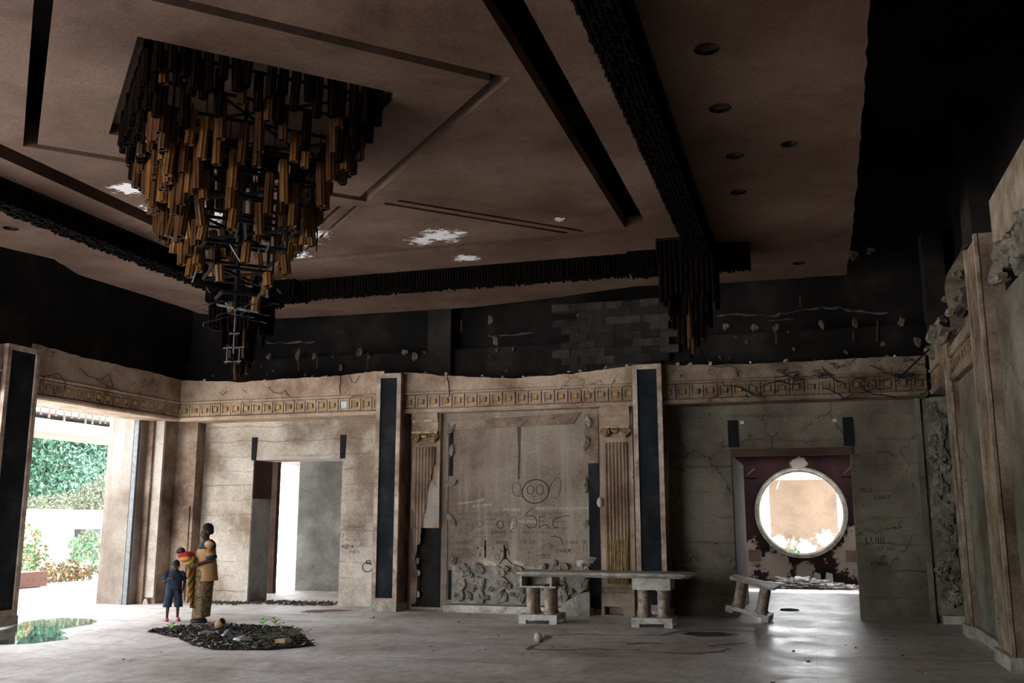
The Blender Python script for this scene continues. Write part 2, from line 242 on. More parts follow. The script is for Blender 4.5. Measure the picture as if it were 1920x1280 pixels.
# ------------------------------------------------------------------ mesh building
class MB:
    def __init__(s): s.v = []; s.f = []
    def add(s, vs, fs):
        k = len(s.v); s.v += [tuple(p) for p in vs]; s.f += [tuple(i + k for i in f) for f in fs]; return s
    def box(s, x0, x1, y0, y1, z0, z1):
        return s.add([(x0, y0, z0), (x1, y0, z0), (x1, y1, z0), (x0, y1, z0), (x0, y0, z1), (x1, y0, z1), (x1, y1, z1), (x0, y1, z1)],
                     [(0, 3, 2, 1), (4, 5, 6, 7), (0, 1, 5, 4), (1, 2, 6, 5), (2, 3, 7, 6), (3, 0, 4, 7)])
    def obox(s, p, q, w, h, up=(0, 0, 1)):      # bar from p to q, width w, height h
        p = Vector(p); q = Vector(q); d = (q - p).normalized(); u = Vector(up)
        if abs(d.dot(u)) > .98: u = Vector((1, 0, 0))
        a = d.cross(u).normalized(); c = a.cross(d).normalized()
        vs = [e + a * (i * w / 2) + c * (j * h / 2) for e in (p, q) for i, j in ((-1, -1), (1, -1), (1, 1), (-1, 1))]
        return s.add(vs, [(0, 1, 2, 3), (7, 6, 5, 4), (0, 4, 5, 1), (1, 5, 6, 2), (2, 6, 7, 3), (3, 7, 4, 0)])
    def loft(s, rings, cap=True, closed=True):
        k = len(s.v); n = len(rings[0]); m = len(rings)
        for r_ in rings: s.v += [tuple(p) for p in r_]
        for i in range(m - 1):
            for j in range(n if closed else n - 1):
                a, b_ = k + i * n + j, k + i * n + (j + 1) % n
                s.f.append((a, b_, b_ + n, a + n))
        if cap:
            s.f.append(tuple(k + j for j in reversed(range(n)))); s.f.append(tuple(k + (m - 1) * n + j for j in range(n)))
        return s
    def cyl(s, c, r, z0, z1, n=12, r1=None):
        r1 = r if r1 is None else r1
        return s.loft([[(c[0] + rr * math.cos(2 * math.pi * j / n), c[1] + rr * math.sin(2 * math.pi * j / n), z) for j in range(n)] for rr, z in ((r, z0), (r1, z1))])
    def lathe(s, c, prof, n=14):
        return s.loft([[(c[0] + rr * math.cos(2 * math.pi * j / n), c[1] + rr * math.sin(2 * math.pi * j / n), c[2] + z) for j in range(n)] for rr, z in prof])
    def tube(s, pts, r, n=5, taper=None):
        pts = [Vector(p) for p in pts]; rings = []
        for i, p in enumerate(pts):
            d = (pts[min(i + 1, len(pts) - 1)] - pts[max(i - 1, 0)]).normalized()
            u = Vector((0, 0, 1)) if abs(d.z) < .9 else Vector((1, 0, 0))
            a = d.cross(u).normalized(); c = a.cross(d)
            rr = r if taper is None else r * (1 + (taper - 1) * i / max(1, len(pts) - 1))
            if hasattr(r, '__len__'): rr = r[i]
            rings.append([p + (a * math.cos(2 * math.pi * j / n) + c * math.sin(2 * math.pi * j / n)) * rr for j in range(n)])
        return s.loft(rings)
    def prism(s, poly, z0, z1):
        n = len(poly)
        return s.add([(x, y, z0) for x, y in poly] + [(x, y, z1) for x, y in poly],
                     [tuple(reversed(range(n))), tuple(range(n, 2 * n))] + [(i, (i + 1) % n, n + (i + 1) % n, n + i) for i in range(n)])
    def prismY(s, poly, y0, y1):   # polygon in XZ
        n = len(poly)
        return s.add([(x, y0, z) for x, z in poly] + [(x, y1, z) for x, z in poly],
                     [tuple(range(n)), tuple(reversed(range(n, 2 * n)))] + [((i + 1) % n, i, n + i, n + (i + 1) % n) for i in range(n)])
    def prismX(s, poly, x0, x1):   # polygon in YZ
        n = len(poly)
        return s.add([(x0, y, z) for y, z in poly] + [(x1, y, z) for y, z in poly],
                     [tuple(reversed(range(n))), tuple(range(n, 2 * n))] + [(i, (i + 1) % n, n + (i + 1) % n, n + i) for i in range(n)])
    def ell(s, c, r, nu=10, nv=7):
        rings = []
        for i in range(nv + 1):
            t = math.pi * (i + .02) / (nv + .04) - math.pi / 2
            rings.append([(c[0] + r[0] * math.cos(t) * math.cos(2 * math.pi * j / nu), c[1] + r[1] * math.cos(t) * math.sin(2 * math.pi * j / nu), c[2] + r[2] * math.sin(t)) for j in range(nu)])
        return s.loft(rings)
    def cap(s, p, q, r0, r1, n=10):   # capsule
        p = Vector(p); q = Vector(q); d = (q - p); L = d.length; d.normalize()
        pts = [p - d * r0 * .98, p - d * r0 * .7, p, q, q + d * r1 * .7, q + d * r1 * .98]
        return s.tube_r(pts, [r0 * .2, r0 * .72, r0, r1, r1 * .72, r1 * .2], d, n)
    def tube_r(s, pts, rs, d, n):
        u = Vector((0, 0, 1)) if abs(d.z) < .9 else Vector((1, 0, 0)); a = d.cross(u).normalized(); c = a.cross(d)
        return s.loft([[p + (a * math.cos(2 * math.pi * j / n) + c * math.sin(2 * math.pi * j / n)) * r_ for j in range(n)] for p, r_ in zip(pts, rs)])
    def mesh(s, name, m, smooth=False, off=(0, 0, 0)):
        me = bpy.data.meshes.new(name)
        me.from_pydata([(x - off[0], y - off[1], z - off[2]) for x, y, z in s.v], [], s.f)
        for mm in (m if isinstance(m, (list, tuple)) else [m]): me.materials.append(mm)
        if smooth:
            for p in me.polygons: p.use_smooth = True
        me.update()
        return me
    def build(s, name, m, parent=None, smooth=False):
        off = (0, 0, 0)
        if parent is not None: off = wpos(parent)
        o = bpy.data.objects.new(name, s.mesh(name, m, smooth, off)); COL.objects.link(o)
        if parent is not None: o.parent = parent
        return o
def wpos(o):
    p = Vector((0, 0, 0))
    while o is not None: p = p + Vector(o.location); o = o.parent
    return p
def tag(o, label=None, cat=None, group=None, kind=None):
    if label: o['label'] = label
    if cat: o['category'] = cat
    if group: o['group'] = group
    if kind: o['kind'] = kind
    return o
def thing(name, loc, label, cat, group=None):
    o = bpy.data.objects.new(name, None); COL.objects.link(o); o.location = loc; o.empty_display_size = .1
    return tag(o, label, cat, group)
def inst(name, me, parent, loc, rot=(0, 0, 0), sc=(1, 1, 1)):   # copy sharing mesh data; loc in world
    o = bpy.data.objects.new(name, me); COL.objects.link(o)
    if parent is not None: o.parent = parent; loc = Vector(loc) - wpos(parent)
    o.location = loc; o.rotation_euler = rot; o.scale = sc
    return o
def smoothstep(t): t = max(0, min(1, t)); return t * t * (3 - 2 * t)
def interp(tab, x):
    if x <= tab[0][0]: return tab[0][1]
    for (a, u), (b_, v_) in zip(tab, tab[1:]):
        if x <= b_: return u + (v_ - u) * (x - a) / (b_ - a)
    return tab[-1][1]
def boolean(o, cutter):
    md = o.modifiers.new('b', 'BOOLEAN'); md.object = cutter; md.operation = 'DIFFERENCE'; md.solver = 'EXACT'
    dg = bpy.context.evaluated_depsgraph_get(); me = bpy.data.meshes.new_from_object(o.evaluated_get(dg))
    o.modifiers.clear(); old = o.data; o.data = me; bpy.data.meshes.remove(old)
    cm = cutter.data; bpy.data.objects.remove(cutter); bpy.data.meshes.remove(cm)
def struct(mb, name, m, label=None, parent=None):
    o = mb.build(name, m, parent)
    return tag(o, label, None, None, 'structure' if parent is None else None)

# ================================================================== SETTING
YW, YR, YN, YF, YP, XL, XR = 18.05, 17.97, 17.75, 17.45, 17.2, -12.8, 2.1
fl = struct(MB().box(-14.25, 3.2, -3, 28.4, -.2, 0), 'floor', M_floor, 'dusty grey stone floor of the ruined hall')
# ---- ceiling with sunk grooves, recess and lamp holes
CX, CY, CZ = -5.33, 8.05, 5.8
def jag(pts, step=.18, amp=.016):
    out = []
    for a, b_ in zip(pts, pts[1:]):
        a = Vector(a); b_ = Vector(b_); n_ = max(1, int((b_ - a).length / step)); nn = Vector((-(b_ - a).y, (b_ - a).x)).normalized()
        for k in range(n_): out.append(a.lerp(b_, k / n_) + nn * random.uniform(-amp, amp))
    return out
ed = [(0.72, -.6), (.70, 7.58), (.80, 12.), (.84, 16.74), (-1.0, 16.72), (-2.74, 16.5), (-4.4, 16.95), (-6.16, 17.25), (-8.2, 17.2), (-10.2, 17.1), (-11.55, 16.2), (-11.53, 15.6), (-11.65, 12.9), (-11.35, 12.0), (-11.6, 11.1), (-11.5, 6.), (-11.5, -.6), (0.72, -.6)]
ceil = struct(MB().prism([tuple(p) for p in jag(ed)], CZ, CZ + .16), 'ceiling', M_ceil, 'sooty brown suspended ceiling with star grooves')
cut = MB()
def strip(p, q, wd, dep):
    cut.obox((CX + p[0], CY + p[1], CZ + .1), (CX + q[0], CY + q[1], CZ + .1), wd, .4)
for sx in (-1, 1):
    cut.box(*sorted((CX + sx * 3.04, CX + sx * 3.36)), CY - 4.95, CY + 4.95, CZ - .02, CZ + .3)
cu = cut.build('cutter', M_ceil); boolean(ceil, cu); cut = MB()
for sy in (-1, 1):
    cut.box(CX - 3.05, CX + 3.05, *sorted((CY + sy * 5.05, CY + sy * 5.3)), CZ - .02, CZ + .3)
cu = cut.build('cutter', M_ceil); boolean(ceil, cu); cut = MB()
def dia(r): return [(CX, CY - r), (CX + r, CY), (CX, CY + r), (CX - r, CY)]
o_, i_ = dia(2.85), dia(2.65)
cut.v = [(x, y, z) for z in (CZ - .02, CZ + .3) for x, y in o_ + i_]
for k in range(4):
    a, b_ = k, (k + 1) % 4
    cut.f += [(a, 4 + a, 4 + b_, b_), (8 + a, 8 + b_, 12 + b_, 12 + a), (a, b_, 8 + b_, 8 + a), (4 + b_, 4 + a, 12 + a, 12 + b_)]
cu = cut.build('cutter', M_ceil); boolean(ceil, cu); cut = MB()
for sx in (-1, 1):
    for sy in (-1, 1):
        strip((sx * .42, sy * 2.93), (sx * 2.45, sy * 4.96), .075, .07)
cu = cut.build('cutter', M_ceil); boolean(ceil, cu); cut = MB()
for sx in (-1, 1):
    for sy in (-1, 1):
        strip((sx * .2, sy * 2.98), (sx * 2.2, sy * 4.98), .075, .07)
cu = cut.build('cutter', M_ceil); boolean(ceil, cu); cut = MB()
cut.prism(dia(1.7), CZ - .02, CZ + .13)
holes = [(1325, 92, .11), (1350, 203, .11), (1480, 270, .09), (1378, 292, .1), (1385, 360, .1), (1498, 493, .1), (1090, 522, .09), (725, 551, .1), (20, 428, .1)]
for x, y, r_ in holes:
    p = onZ(x, y, CZ); cut.cyl(p, r_, CZ - .02, CZ + .3, 14)
cu = cut.build('cutter', M_ceil); boolean(ceil, cu)
ceil.data.materials.clear(); ceil.data.materials.append(M_ceil)
for p in ceil.data.polygons: p.material_index = 0
for x, y, r_ in holes:
    p = onZ(x, y, CZ)
    mb = MB(); n_ = 18
    mb.loft([[(p.x + rr * math.cos(2 * math.pi * j / n_), p.y + rr * math.sin(2 * math.pi * j / n_), z) for j in range(n_)] for rr, z in ((r_ * .97, CZ + .03), (r_ * .99, CZ - .003), (r_ * 1.05, CZ - .003), (r_ * 1.05, CZ + .004))], cap=False)
    mb.build('lamp_ring', M_iron, ceil)
# ---- enclosing upper walls and roof
struct(MB().box(-14.4, 3.4, -3.2, 18.7, 7.5, 7.7), 'ceiling_roof_slab', M_soot, 'soot-black roof slab above the suspended ceiling')
wb = struct(MB().box(-14.2, 3.2, 18.4, 18.65, 3.4, 7.6), 'wall_back_upper', M_soot, 'soot-blackened wall above the back frieze')
MB().box(-14.2, 3.2, 18.15, 18.42, 4.0, 5.15).build('ledge_band', M_soot, wb)
MB().box(-14.2, 3.2, 17.58, 18.42, 4.1, 4.2).build('ledge', M_soot, wb)
MB().box(-7.3, -6.8, 17.95, 18.45, 4.3, 6.4).build('column', M_sootcol, wb)
MB().box(2.2, 2.55, 17.95, 18.45, 4.3, 6.78).build('column', M_sootcol, wb)
wl = struct(MB().box(-13.6, -13.3, -3.2, 18.5, 4.3, 7.6), 'wall_left_upper', M_soot, 'soot-black wall above the left openings')
wr = struct(MB().box(2.75, 3.0, -3.2, 18.5, 3.4, 7.6), 'wall_right_upper', M_soot, 'soot-black wall above the right pilasters')
MB().box(2.4, 2.8, 14.2, 15.0, 4.6, 7.4).build('column', M_sootcol, wr)
# exposed blocks in the upper back wall
bm_ = [MB().box(-.175, .175, -.1, .1, -.075, .075).mesh('brick', m_) for m_ in (M_sootcol, plain('pale_sooty_block', (.045, .036, .031), .95, var=.6, scale=5), plain('brown_sooty_block', (.025, .019, .016), .95, var=.6, scale=5))]
for r_ in range(11):
    for c_ in range(7):
        x = -4.5 + c_ * .355 + (.178 if r_ % 2 else 0); z = 4.3 + r_ * .154
        if x > -2.35 or (r_ < 3 and c_ == 0) or random.random() < .05: continue
        inst('brick', random.choice(bm_), wb, (x, 18.12 + random.uniform(-.02, .012), z), (0, random.uniform(-.01, .01), 0))
# mortar dabs
M_crust = plain('sooty_lime_crust', (.075, .07, .066), .95, var=.7, scale=9)
def lump_mesh(seed, m_, n_=9, flat=.35):
    rnd = random.Random(seed); mb = MB(); rings = []
    for i in range(6):
        t = math.pi * (i / 5 - .5)
        rings.append([(math.cos(t) * math.cos(2 * math.pi * j / n_) * rnd.uniform(.7, 1.15), flat * math.cos(t) * math.sin(2 * math.pi * j / n_) * rnd.uniform(.6, 1.4), math.sin(t) * rnd.uniform(.85, 1.1)) for j in range(n_)])
    return mb.loft(rings).mesh('lump', m_, False)
def plate_mesh(seed, m_, t=.22):
    rnd = random.Random(seed); n_ = rnd.randint(8, 12); mb = MB()
    out = [(math.cos(2 * math.pi * j / n_) * rnd.uniform(.6, 1.15), math.sin(2 * math.pi * j / n_) * rnd.uniform(.6, 1.15)) for j in range(n_)]
    sh = rnd.uniform(-.3, .3)
    mb.loft([[(x, 0, z) for x, z in out], [(x * .96, -t * (1 + sh * x) * rnd.uniform(.7, 1.2), z * .96) for x, z in out], [(x * .6, -t * (1.1 + sh * x) * rnd.uniform(.75, 1.3), z * .6) for x, z in out], [(x * .15, -t * rnd.uniform(.8, 1.5), z * .15) for x, z in out]])
    return mb.mesh('plate', m_)
dabs = [lump_mesh(k, M_plasterbit, flat=.3) for k in range(4)]
dabsd = [plate_mesh(k + 20, plain('sooty_mortar_%d' % k, (.12, .098, .082), .95, var=.6, scale=8), .5) for k in range(5)]
for (x, y) in [(505, 668), (560, 665), (590, 668), (675, 660), (760, 660), (778, 668), (1090, 590), (1110, 610), (1205, 625), (1360, 612), (1415, 614), (1455, 614), (1540, 608), (1603, 605), (1690, 604), (1720, 640), (1632, 470), (1600, 478), (640, 690), (920, 600), (930, 640)]:
    p = onY(x, y, 18.13); inst('mortar_dab', random.choice(dabsd), wb, (p.x, 18.13, p.z), (0, random.uniform(-.4, .4), 0), (random.uniform(.05, .09), .08, random.uniform(.07, .14)))
for k in range(40): inst('mortar_dab', random.choice(dabsd), wb, (random.uniform(-12.5, 1.9), 18.13, random.uniform(4.5, 5.15)), (0, random.uniform(0, 3), 0), (random.uniform(.02, .05), .05, random.uniform(.02, .06)))
for pl_ in ([(1330, 592), (1390, 588), (1450, 592), (1480, 585), (1530, 577), (1575, 577), (1600, 584), (1680, 588)], [(500, 643), (560, 642), (600, 640)], [(915, 630), (960, 628), (1010, 622)], [(1440, 600), (1500, 596)]):
    pq = [onY(x, y, 18.13) for x, y in pl_]; pq = [v + Vector((0, 0, random.uniform(-.02, .02))) for a_, b2 in zip(pq, pq[1:]) for v in [a_.lerp(b2, t_ / 5) for t_ in range(5)]]
    MB().tube(pq, [random.uniform(.003, .03) for _ in pq], 5).build('pale_crust', M_crust, wb)
for (x, y0, y1) in [(690, 660, 700), (595, 665, 690), (865, 600, 620), (1500, 555, 575), (1600, 620, 640), (1645, 600, 640), (1455, 620, 645), (560, 670, 695)]:
    p = onY(x, y0, 18.14); q = onY(x, y1, 18.14); MB().obox(p, q, .035, .02, (0, 1, 0)).build('drip_streak', M_chip[3], wb)

# ---- back wall, left bay (door opening), right bay
def wall_with_door(x0, x1, dx0, dx1, dz, z1, y0, y1):
    mb = MB(); mb.box(x0, dx0, y0, y1, 0, z1); mb.box(dx1, x1, y0, y1, 0, z1); mb.box(dx0, dx1, y0, y1, dz, z1); return mb
struct(wall_with_door(-13.38, -8.0, -11.3, -9.2, 2.96, 4.3, YW, YW + .75), 'wall_back', M_boards, 'pale board-marked concrete wall around the left doorway')
# painted reveal of left door
dr = struct(MB().box(-11.32, -11.285, YW + .02, YW + .74, 0, 2.15), 'trim_1', M_grey, 'grey worn reveal of the left doorway')
MB().box(-11.32, -11.28, YW + .02, YW + .74, 2.15, 2.96).build('painted_band', M_brownpaint, dr)
for dx in (-11.3, -9.2):     # dark scars above the door corners
    o = MB().prismY([(dx - .06, 2.96), (dx + .06, 2.96), (dx + .075, 3.45), (dx - .07, 3.45)], YW - .008, YW + .02).build('trim_2', M_char); tag(o, 'black scar strip on concrete above doorway corner', None, 'scars above left doorway', 'structure')
struct(MB().box(-8.0, -2.5, YN, YN + .3, 0, 4.3), 'wall_niche', M_niche, 'brown rendered wall behind the graffiti')
struct(wall_with_door(-2.5, 3.0, -1.3, .77, 2.86, 4.3, YR, YR + .35), 'wall_back_right', M_wallr, 'dark grey-brown plaster wall around the right doorway')
lin = struct(MB().box(-1.3, .8, YR - .03, YR + .1, 2.84, 2.97), 'trim_3', M_brownpaint, 'dark brown lintel board over the right doorway')
for (xa, xb, ya, yb) in [(1364, 1386, 788, 838), (1579, 1603, 782, 836)]:
    a = onY(xa, ya, YR); b_ = onY(xb, yb, YR)
    MB().box(a.x, b_.x, YR - .012, YR + .02, b_.z, a.z).build('black_scar', M_char, lin)
for (x, y) in [(1391, 792), (1565, 788)]:
    a = onY(x, y, YR); MB().box(a.x - .035, a.x + .035, YR - .02, YR, a.z - .03, a.z + .03).build('paper_tag', M_plasterbit, lin)
# rough mortar strip beside the right corner
rs = struct(MB().box(1.95, 2.42, YR - .05, YR + .02, .14, 3.8), 'trim_4', M_mortard, 'strip of bare mortar dabs where stone cladding fell off, right corner')
MB().box(1.86, 1.95, YR - .12, YR, 0, 3.8).build('edge_strip', M_wallrr, rs)
MB().box(2.05, 2.4, YR - .15, YR - .04, 0, .13).build('skirting_block', M_table, rs)
lumps = [plate_mesh(k + 40, M_mortar, .35) for k in range(7)]; lumpsd = [plate_mesh(k + 60, M_mortard, .4) for k in range(6)]
for k in range(40):
    z = .3 + 3.4 * (k + .5) / 40
    inst('mortar_dab', random.choice(lumpsd), rs, (2.18 + random.uniform(-.1, .1), YR - .06, z), (random.uniform(-.2, .2), random.uniform(0, 3), 0), (random.uniform(.08, .15), .14, random.uniform(.08, .15)))

# ---- niche dressing: frame strips, stone base, baseboard, lumps
nd = struct(MB().prismY([(-6.75, 3.62), (-4.05, 3.72), (-4.2, 3.5), (-6.6, 3.45)], YN - .03, YN + .01), 'trim_5', M_pier, 'brown strip over the graffiti panel')
for (xs, wd, z0, z1, m_) in [(-6.93, .09, .15, 3.7, M_navy), (-6.68, .07, 2.55, 3.45, M_char), (-6.68, .06, .2, .75, M_char), (-3.82, .2, .1, 2.75, M_navy), (-6.8, .13, .2, 3.6, M_niche)]:
    MB().box(xs - wd / 2, xs + wd / 2, YN - .02, YN + .01, z0, z1).build('frame_strip', m_, nd)
MB().box(-3.98, -3.72, YN - .025, YN + .01, 2.75, 3.68).build('frame_strip', M_pier, nd)
MB().prismY([(-5.31, 2.48), (-5.275, 2.46), (-5.262, 3.0), (-5.25, 3.5), (-5.33, 3.52), (-5.3, 3.1)], YN - .008, YN + .01).build('dark_seam', M_faint, nd)
bs = struct(MB().box(-6.62, -3.95, YN - .05, YN + .01, .14, .85), 'trim_6', M_stonewall, 'band of broken mortar lumps at the foot of the graffiti wall')
for r_ in range(3):
    for c_ in range(7):
        if c_ == 4 and r_ == 0: continue
        x = -6.42 + c_ * .4 + random.uniform(-.06, .06); z = .28 + r_ * .24 + random.uniform(-.03, .03)
        inst('mortar_lump', random.choice(lumps), bs, (x, YN - .05, z), (random.uniform(-.2, .2), random.uniform(0, 3), 0), (random.uniform(.13, .2), .2, random.uniform(.1, .14)))
for k in range(34): inst('mortar_chip', random.choice(lumps), bs, (random.uniform(-6.55, -4.0), YN - .05, random.uniform(.2, .82)), (random.uniform(-.2, .2), random.uniform(0, 3), 0), (random.uniform(.05, .09), .2, random.uniform(.04, .08)))
for (x, y) in [(848, 805), (848, 845), (847, 905), (848, 975), (851, 1050), (1103, 790), (1100, 830), (1100, 910), (1100, 985), (1040, 1060), (1105, 1050)]:
    p = onY(x, y, YN); inst('mortar_lump', random.choice(lumps), bs, (p.x, YN - .01, p.z), (0, random.uniform(0, 3), 0), (random.uniform(.05, .09), .13, random.uniform(.09, .16)))
for (x, y, wd, h) in [(920, 1058, .2, .08), (972, 1056, .12, .07), (1090, 1058, .12, .1), (960, 985, .03, .1)]:
    p = onY(x, y, YN); inst('pale_patch', dabs[0], bs, (p.x, YN + .005, p.z), (0, .3, 0), (wd, .06, h))
struct(MB().box(-6.68, -3.86, 17.42, YN, 0, .13), 'baseboard_back', M_table, 'white stone baseboard under the graffiti wall')
ms = MB().prismY([(-4.42, .13), (-3.88, .13), (-3.88, .42), (-4.0, .4), (-4.3, .25)], 17.5, 17.56).build('broken_slab', M_table)
tag(ms, 'broken triangular white marble slab leaning on the baseboard', 'slab')

# ---- graffiti (thin strokes on the wall face)
gr = struct(MB().box(-5.3, -5.29, YN - .004, YN, 2.0, 2.01), 'trim_7', M_faint, 'charcoal and chalk graffiti on the brown wall')
def stroke(pts, wpx, m_, name, par, Y0, closed=False, sy=.004):
    P3 = [onY(x, y, Y0) for x, y in pts]
    if closed: P3.append(P3[0])
    mb = MB()
    for a, b_ in zip(P3, P3[1:]):
        d = b_ - a
        if d.length < 1e-5: continue
        e = d.normalized() * wpx * .0035
        mb.obox(Vector((a.x, Y0 - sy, a.z)) - e, Vector((b_.x, Y0 - sy, b_.z)) + e, wpx * .0098, .006, (0, 1, 0))
    return mb.build(name, m_, par)
def ellipse(cx, cy, rx, ry, rot=0, n_=26, a0=0, a1=360):
    return [(cx + rx * math.cos(R(a)) * math.cos(rot) - ry * math.sin(R(a)) * math.sin(rot), cy + rx * math.cos(R(a)) * math.sin(rot) + ry * math.sin(R(a)) * math.cos(rot)) for a in [a0 + (a1 - a0) * k / n_ for k in range(n_ + (0 if a1 - a0 == 360 else 1))]]
G = lambda pts, wd, m_, nm, c=False: stroke(pts, wd, m_, nm, gr, YN, c)
G(ellipse(1004, 921, 25, 22, -.25), 1.5, M_char, 'drawn_face', True)
G(ellipse(994.5, 918, 6.3, 8), .8, M_char, 'drawn_eye', True); G(ellipse(1012, 918, 6.7, 9.3), .8, M_char, 'drawn_eye', True)
G([(1000, 931), (1002, 932)], 1.2, M_char, 'drawn_mouth')
G(ellipse(969, 917, 8.5, 13.5, -.15), .6, M_char, 'drawn_ear', True); G([(970, 928), (972, 921), (976, 917), (979, 919)], .5, M_faint, 'drawn_ear'); G([(970, 929), (982, 931)], .7, M_char, 'drawn_ear')
G([(1029, 921), (1034, 906), (1042, 897), (1048, 895.5), (1052, 901), (1051, 915), (1048, 929), (1043, 933.5), (1034, 932)], .7, M_char, 'drawn_ear')
G([(995, 957), (990, 959), (986, 966), (988, 968), (995, 966), (1003, 968), (1007, 976), (1005, 985), (998, 990), (990, 988), (986, 983)], 1.0, M_char, 'letter_s')
G([(1023, 967), (1011, 968), (1011, 988), (1020, 983), (1027, 985), (1030, 988)], 1.0, M_char, 'letter_e'); G([(1012, 976), (1021, 977)], .8, M_char, 'letter_e')
G([(1069, 966), (1057, 967), (1046, 970), (1037, 976), (1036, 983), (1040, 989), (1047, 987)], 1.0, M_char, 'letter_c')
G(ellipse(900, 982, 6, 6), .9, M_faint, 'drawn_ring', True); G(ellipse(938, 983, 6.2, 7), 1.0, M_char, 'drawn_ring', True); G([(906, 982), (918, 982), (932, 984)], .8, M_faint, 'drawn_bar')
G([(861, 1001), (862, 993), (869, 986), (878, 983), (888, 984), (889, 990), (882, 996), (868, 999), (862, 994), (892, 988), (900, 987)], .7, M_faint, 'drawn_fish'); G([(875, 980), (875, 1004)], .7, M_faint, 'drawn_fish')
G([(910, 1014), (910, 1044)], 3.4, M_char, 'drawn_cross'); G([(896, 1027), (925, 1027)], 3.2, M_char, 'drawn_cross'); stroke([(898.5, 1027), (907, 1027)], 1.6, M_chalk, 'drawn_cross', gr, YN, sy=.009); stroke([(913, 1027), (923, 1027)], 1.6, M_chalk, 'drawn_cross', gr, YN, sy=.009)
G([(946, 1022), (946, 1028)], 3.6, M_char, 'drawn_figure'); G([(947, 1028), (947, 1046)], 5.5, M_char, 'drawn_figure'); G([(944, 1046), (940, 1052), (937, 1056)], 1.8, M_char, 'drawn_figure'); G([(950, 1046), (954, 1051), (960, 1057)], 1.8, M_char, 'drawn_figure'); G([(943, 1034), (938, 1030)], 1.3, M_char, 'drawn_figure'); G([(951, 1032), (952, 1025), (950, 1020)], 1.3, M_char, 'drawn_figure'); G([(954, 1030), (955, 1040)], 1.4, M_char, 'drawn_figure')
G([(955, 988), (955, 976), (960, 969), (967, 970), (968, 978), (968, 988), (960, 991), (957, 998), (965, 997)], .9, M_faint, 'drawn_head'); G([(957, 985), (967, 984)], .7, M_faint, 'drawn_head')
G([(1033, 1006), (1042, 1005), (1050, 1008), (1054, 1015), (1055, 1021)], 1.0, M_char, 'drawn_arc'); G([(1007, 1030), (1013, 1032), (1018, 1026), (1024, 1020), (1031, 1018)], .9, M_faint, 'drawn_arc'); G(ellipse(1033, 1024, 3, 3), .8, M_faint, 'drawn_arc', True)
G(ellipse(876, 1037, 6, 8), .8, M_faint, 'drawn_circle', True); G(ellipse(876, 1036, 3, 3.5), .7, M_faint, 'drawn_circle', True); G(ellipse(933, 1044, 4, 6), .7, M_faint, 'drawn_circle', True); G([(898, 1044), (900, 1035), (902, 1043)], 1.4, M_faint, 'drawn_mark')
G([(1095, 1013), (1099, 1013), (1099, 1017), (1095, 1017)], .8, M_char, 'drawn_square', True); G([(1094, 1019), (1094, 1035)], .6, M_faint, 'drawn_square'); G([(1100, 1019), (1100, 1035)], .6, M_faint, 'drawn_square')
def text(body, x, y, hpx, m_, par, Y0, rot=0, sx=1.0, name='written_words'):
    cu = bpy.data.curves.new('t', 'FONT'); cu.body = body; cu.size = 1.0; cu.resolution_u = 1
    to = bpy.data.objects.new('t', cu); COL.objects.link(to)
    dg = bpy.context.evaluated_depsgraph_get(); me = bpy.data.meshes.new_from_object(to.evaluated_get(dg))
    bpy.data.objects.remove(to); bpy.data.curves.remove(cu)
    p = onY(x, y, Y0); h = (onY(x, y - hpx, Y0) - p).length / .72
    mw = Matrix.Translation((p.x, Y0 - .004, p.z)) @ Matrix.Rotation(rot, 4, 'Y') @ Matrix.Rotation(R(90), 4, 'X') @ Matrix.Diagonal((h * sx, h, h, 1))
    me.transform(mw); me.transform(Matrix.Translation(-wpos(par))); me.materials.clear(); me.materials.append(m_)
    o = bpy.data.objects.new(name, me); COL.objects.link(o); o.parent = par
    return o
T = lambda s_, x, y, h, m_, rot=0, sx=1: text(s_, x, y, h, m_, gr, YN, rot, sx)
T('LE MONDE ACCOMPLI', 858, 946, 4, M_chalk, -.12, .9); T('TA', 902, 938, 4, M_chalk, -.1); T('ET DE CONFORT', 887, 951, 4.5, M_chalk, -.08, .8)
T('MUKUGANS', 943, 958, 6, M_chalk, 0, .75); T('MONDE TOUT OU VA TO P ATOM', 1004, 956, 6, M_chalk, 0, .78); T('FON STION', 973, 980, 5, M_chalk, 0, .9)
T('LIONCA  VDA  NOERE', 1003, 964, 4, M_faint, 0, 1.0); T('CHILDERIC', 1027, 973, 4, M_faint); T('MADION', 1038, 980, 4, M_faint); T('GONG OMBIR MAMBA CAFAI', 1004, 992, 4, M_faint, 0, .85)
T('MEDOA  PLEISM', 858, 966, 5, M_faint, -.03, .9); T('LASSA BANG', 910, 966, 4.5, M_faint, -.03); T('EST JOUR', 860, 976, 4.5, M_faint, -.04); T('BWILA', 912, 975, 4.5, M_faint)
T('LULU', 894, 1002, 7, M_faint, 0, .8); T('ZANC', 920, 1000, 7, M_char, 0, 1.15); T('ALINA', 853, 1020, 7, M_faint, 0, .9); T('ANC', 871, 1018, 6, M_faint); T('ANGA', 930, 1019, 6, M_char, 0, 1.0); T('MAMBO', 858, 1032, 5, M_faint); T('LE 2 AL', 860, 1044, 7, M_faint, 0, 1.2)
T('LANGE TIMENO', 978, 1000, 5, M_faint, 0, 1.2); T('PB 24', 976, 1019, 8, M_faint, 0, 1.1); T('1 1412', 1060, 1019, 6, M_char, 0, 1.1); T('Aint', 1015, 1043, 6, M_char, -.05, 1.3); T('PARA', 1043, 1036, 8, M_faint, 0, 1.1); T('147 L', 1060, 1034, 6, M_faint); T('++', 1006, 1044, 6, M_faint); T('8', 990, 1038, 7, M_faint)
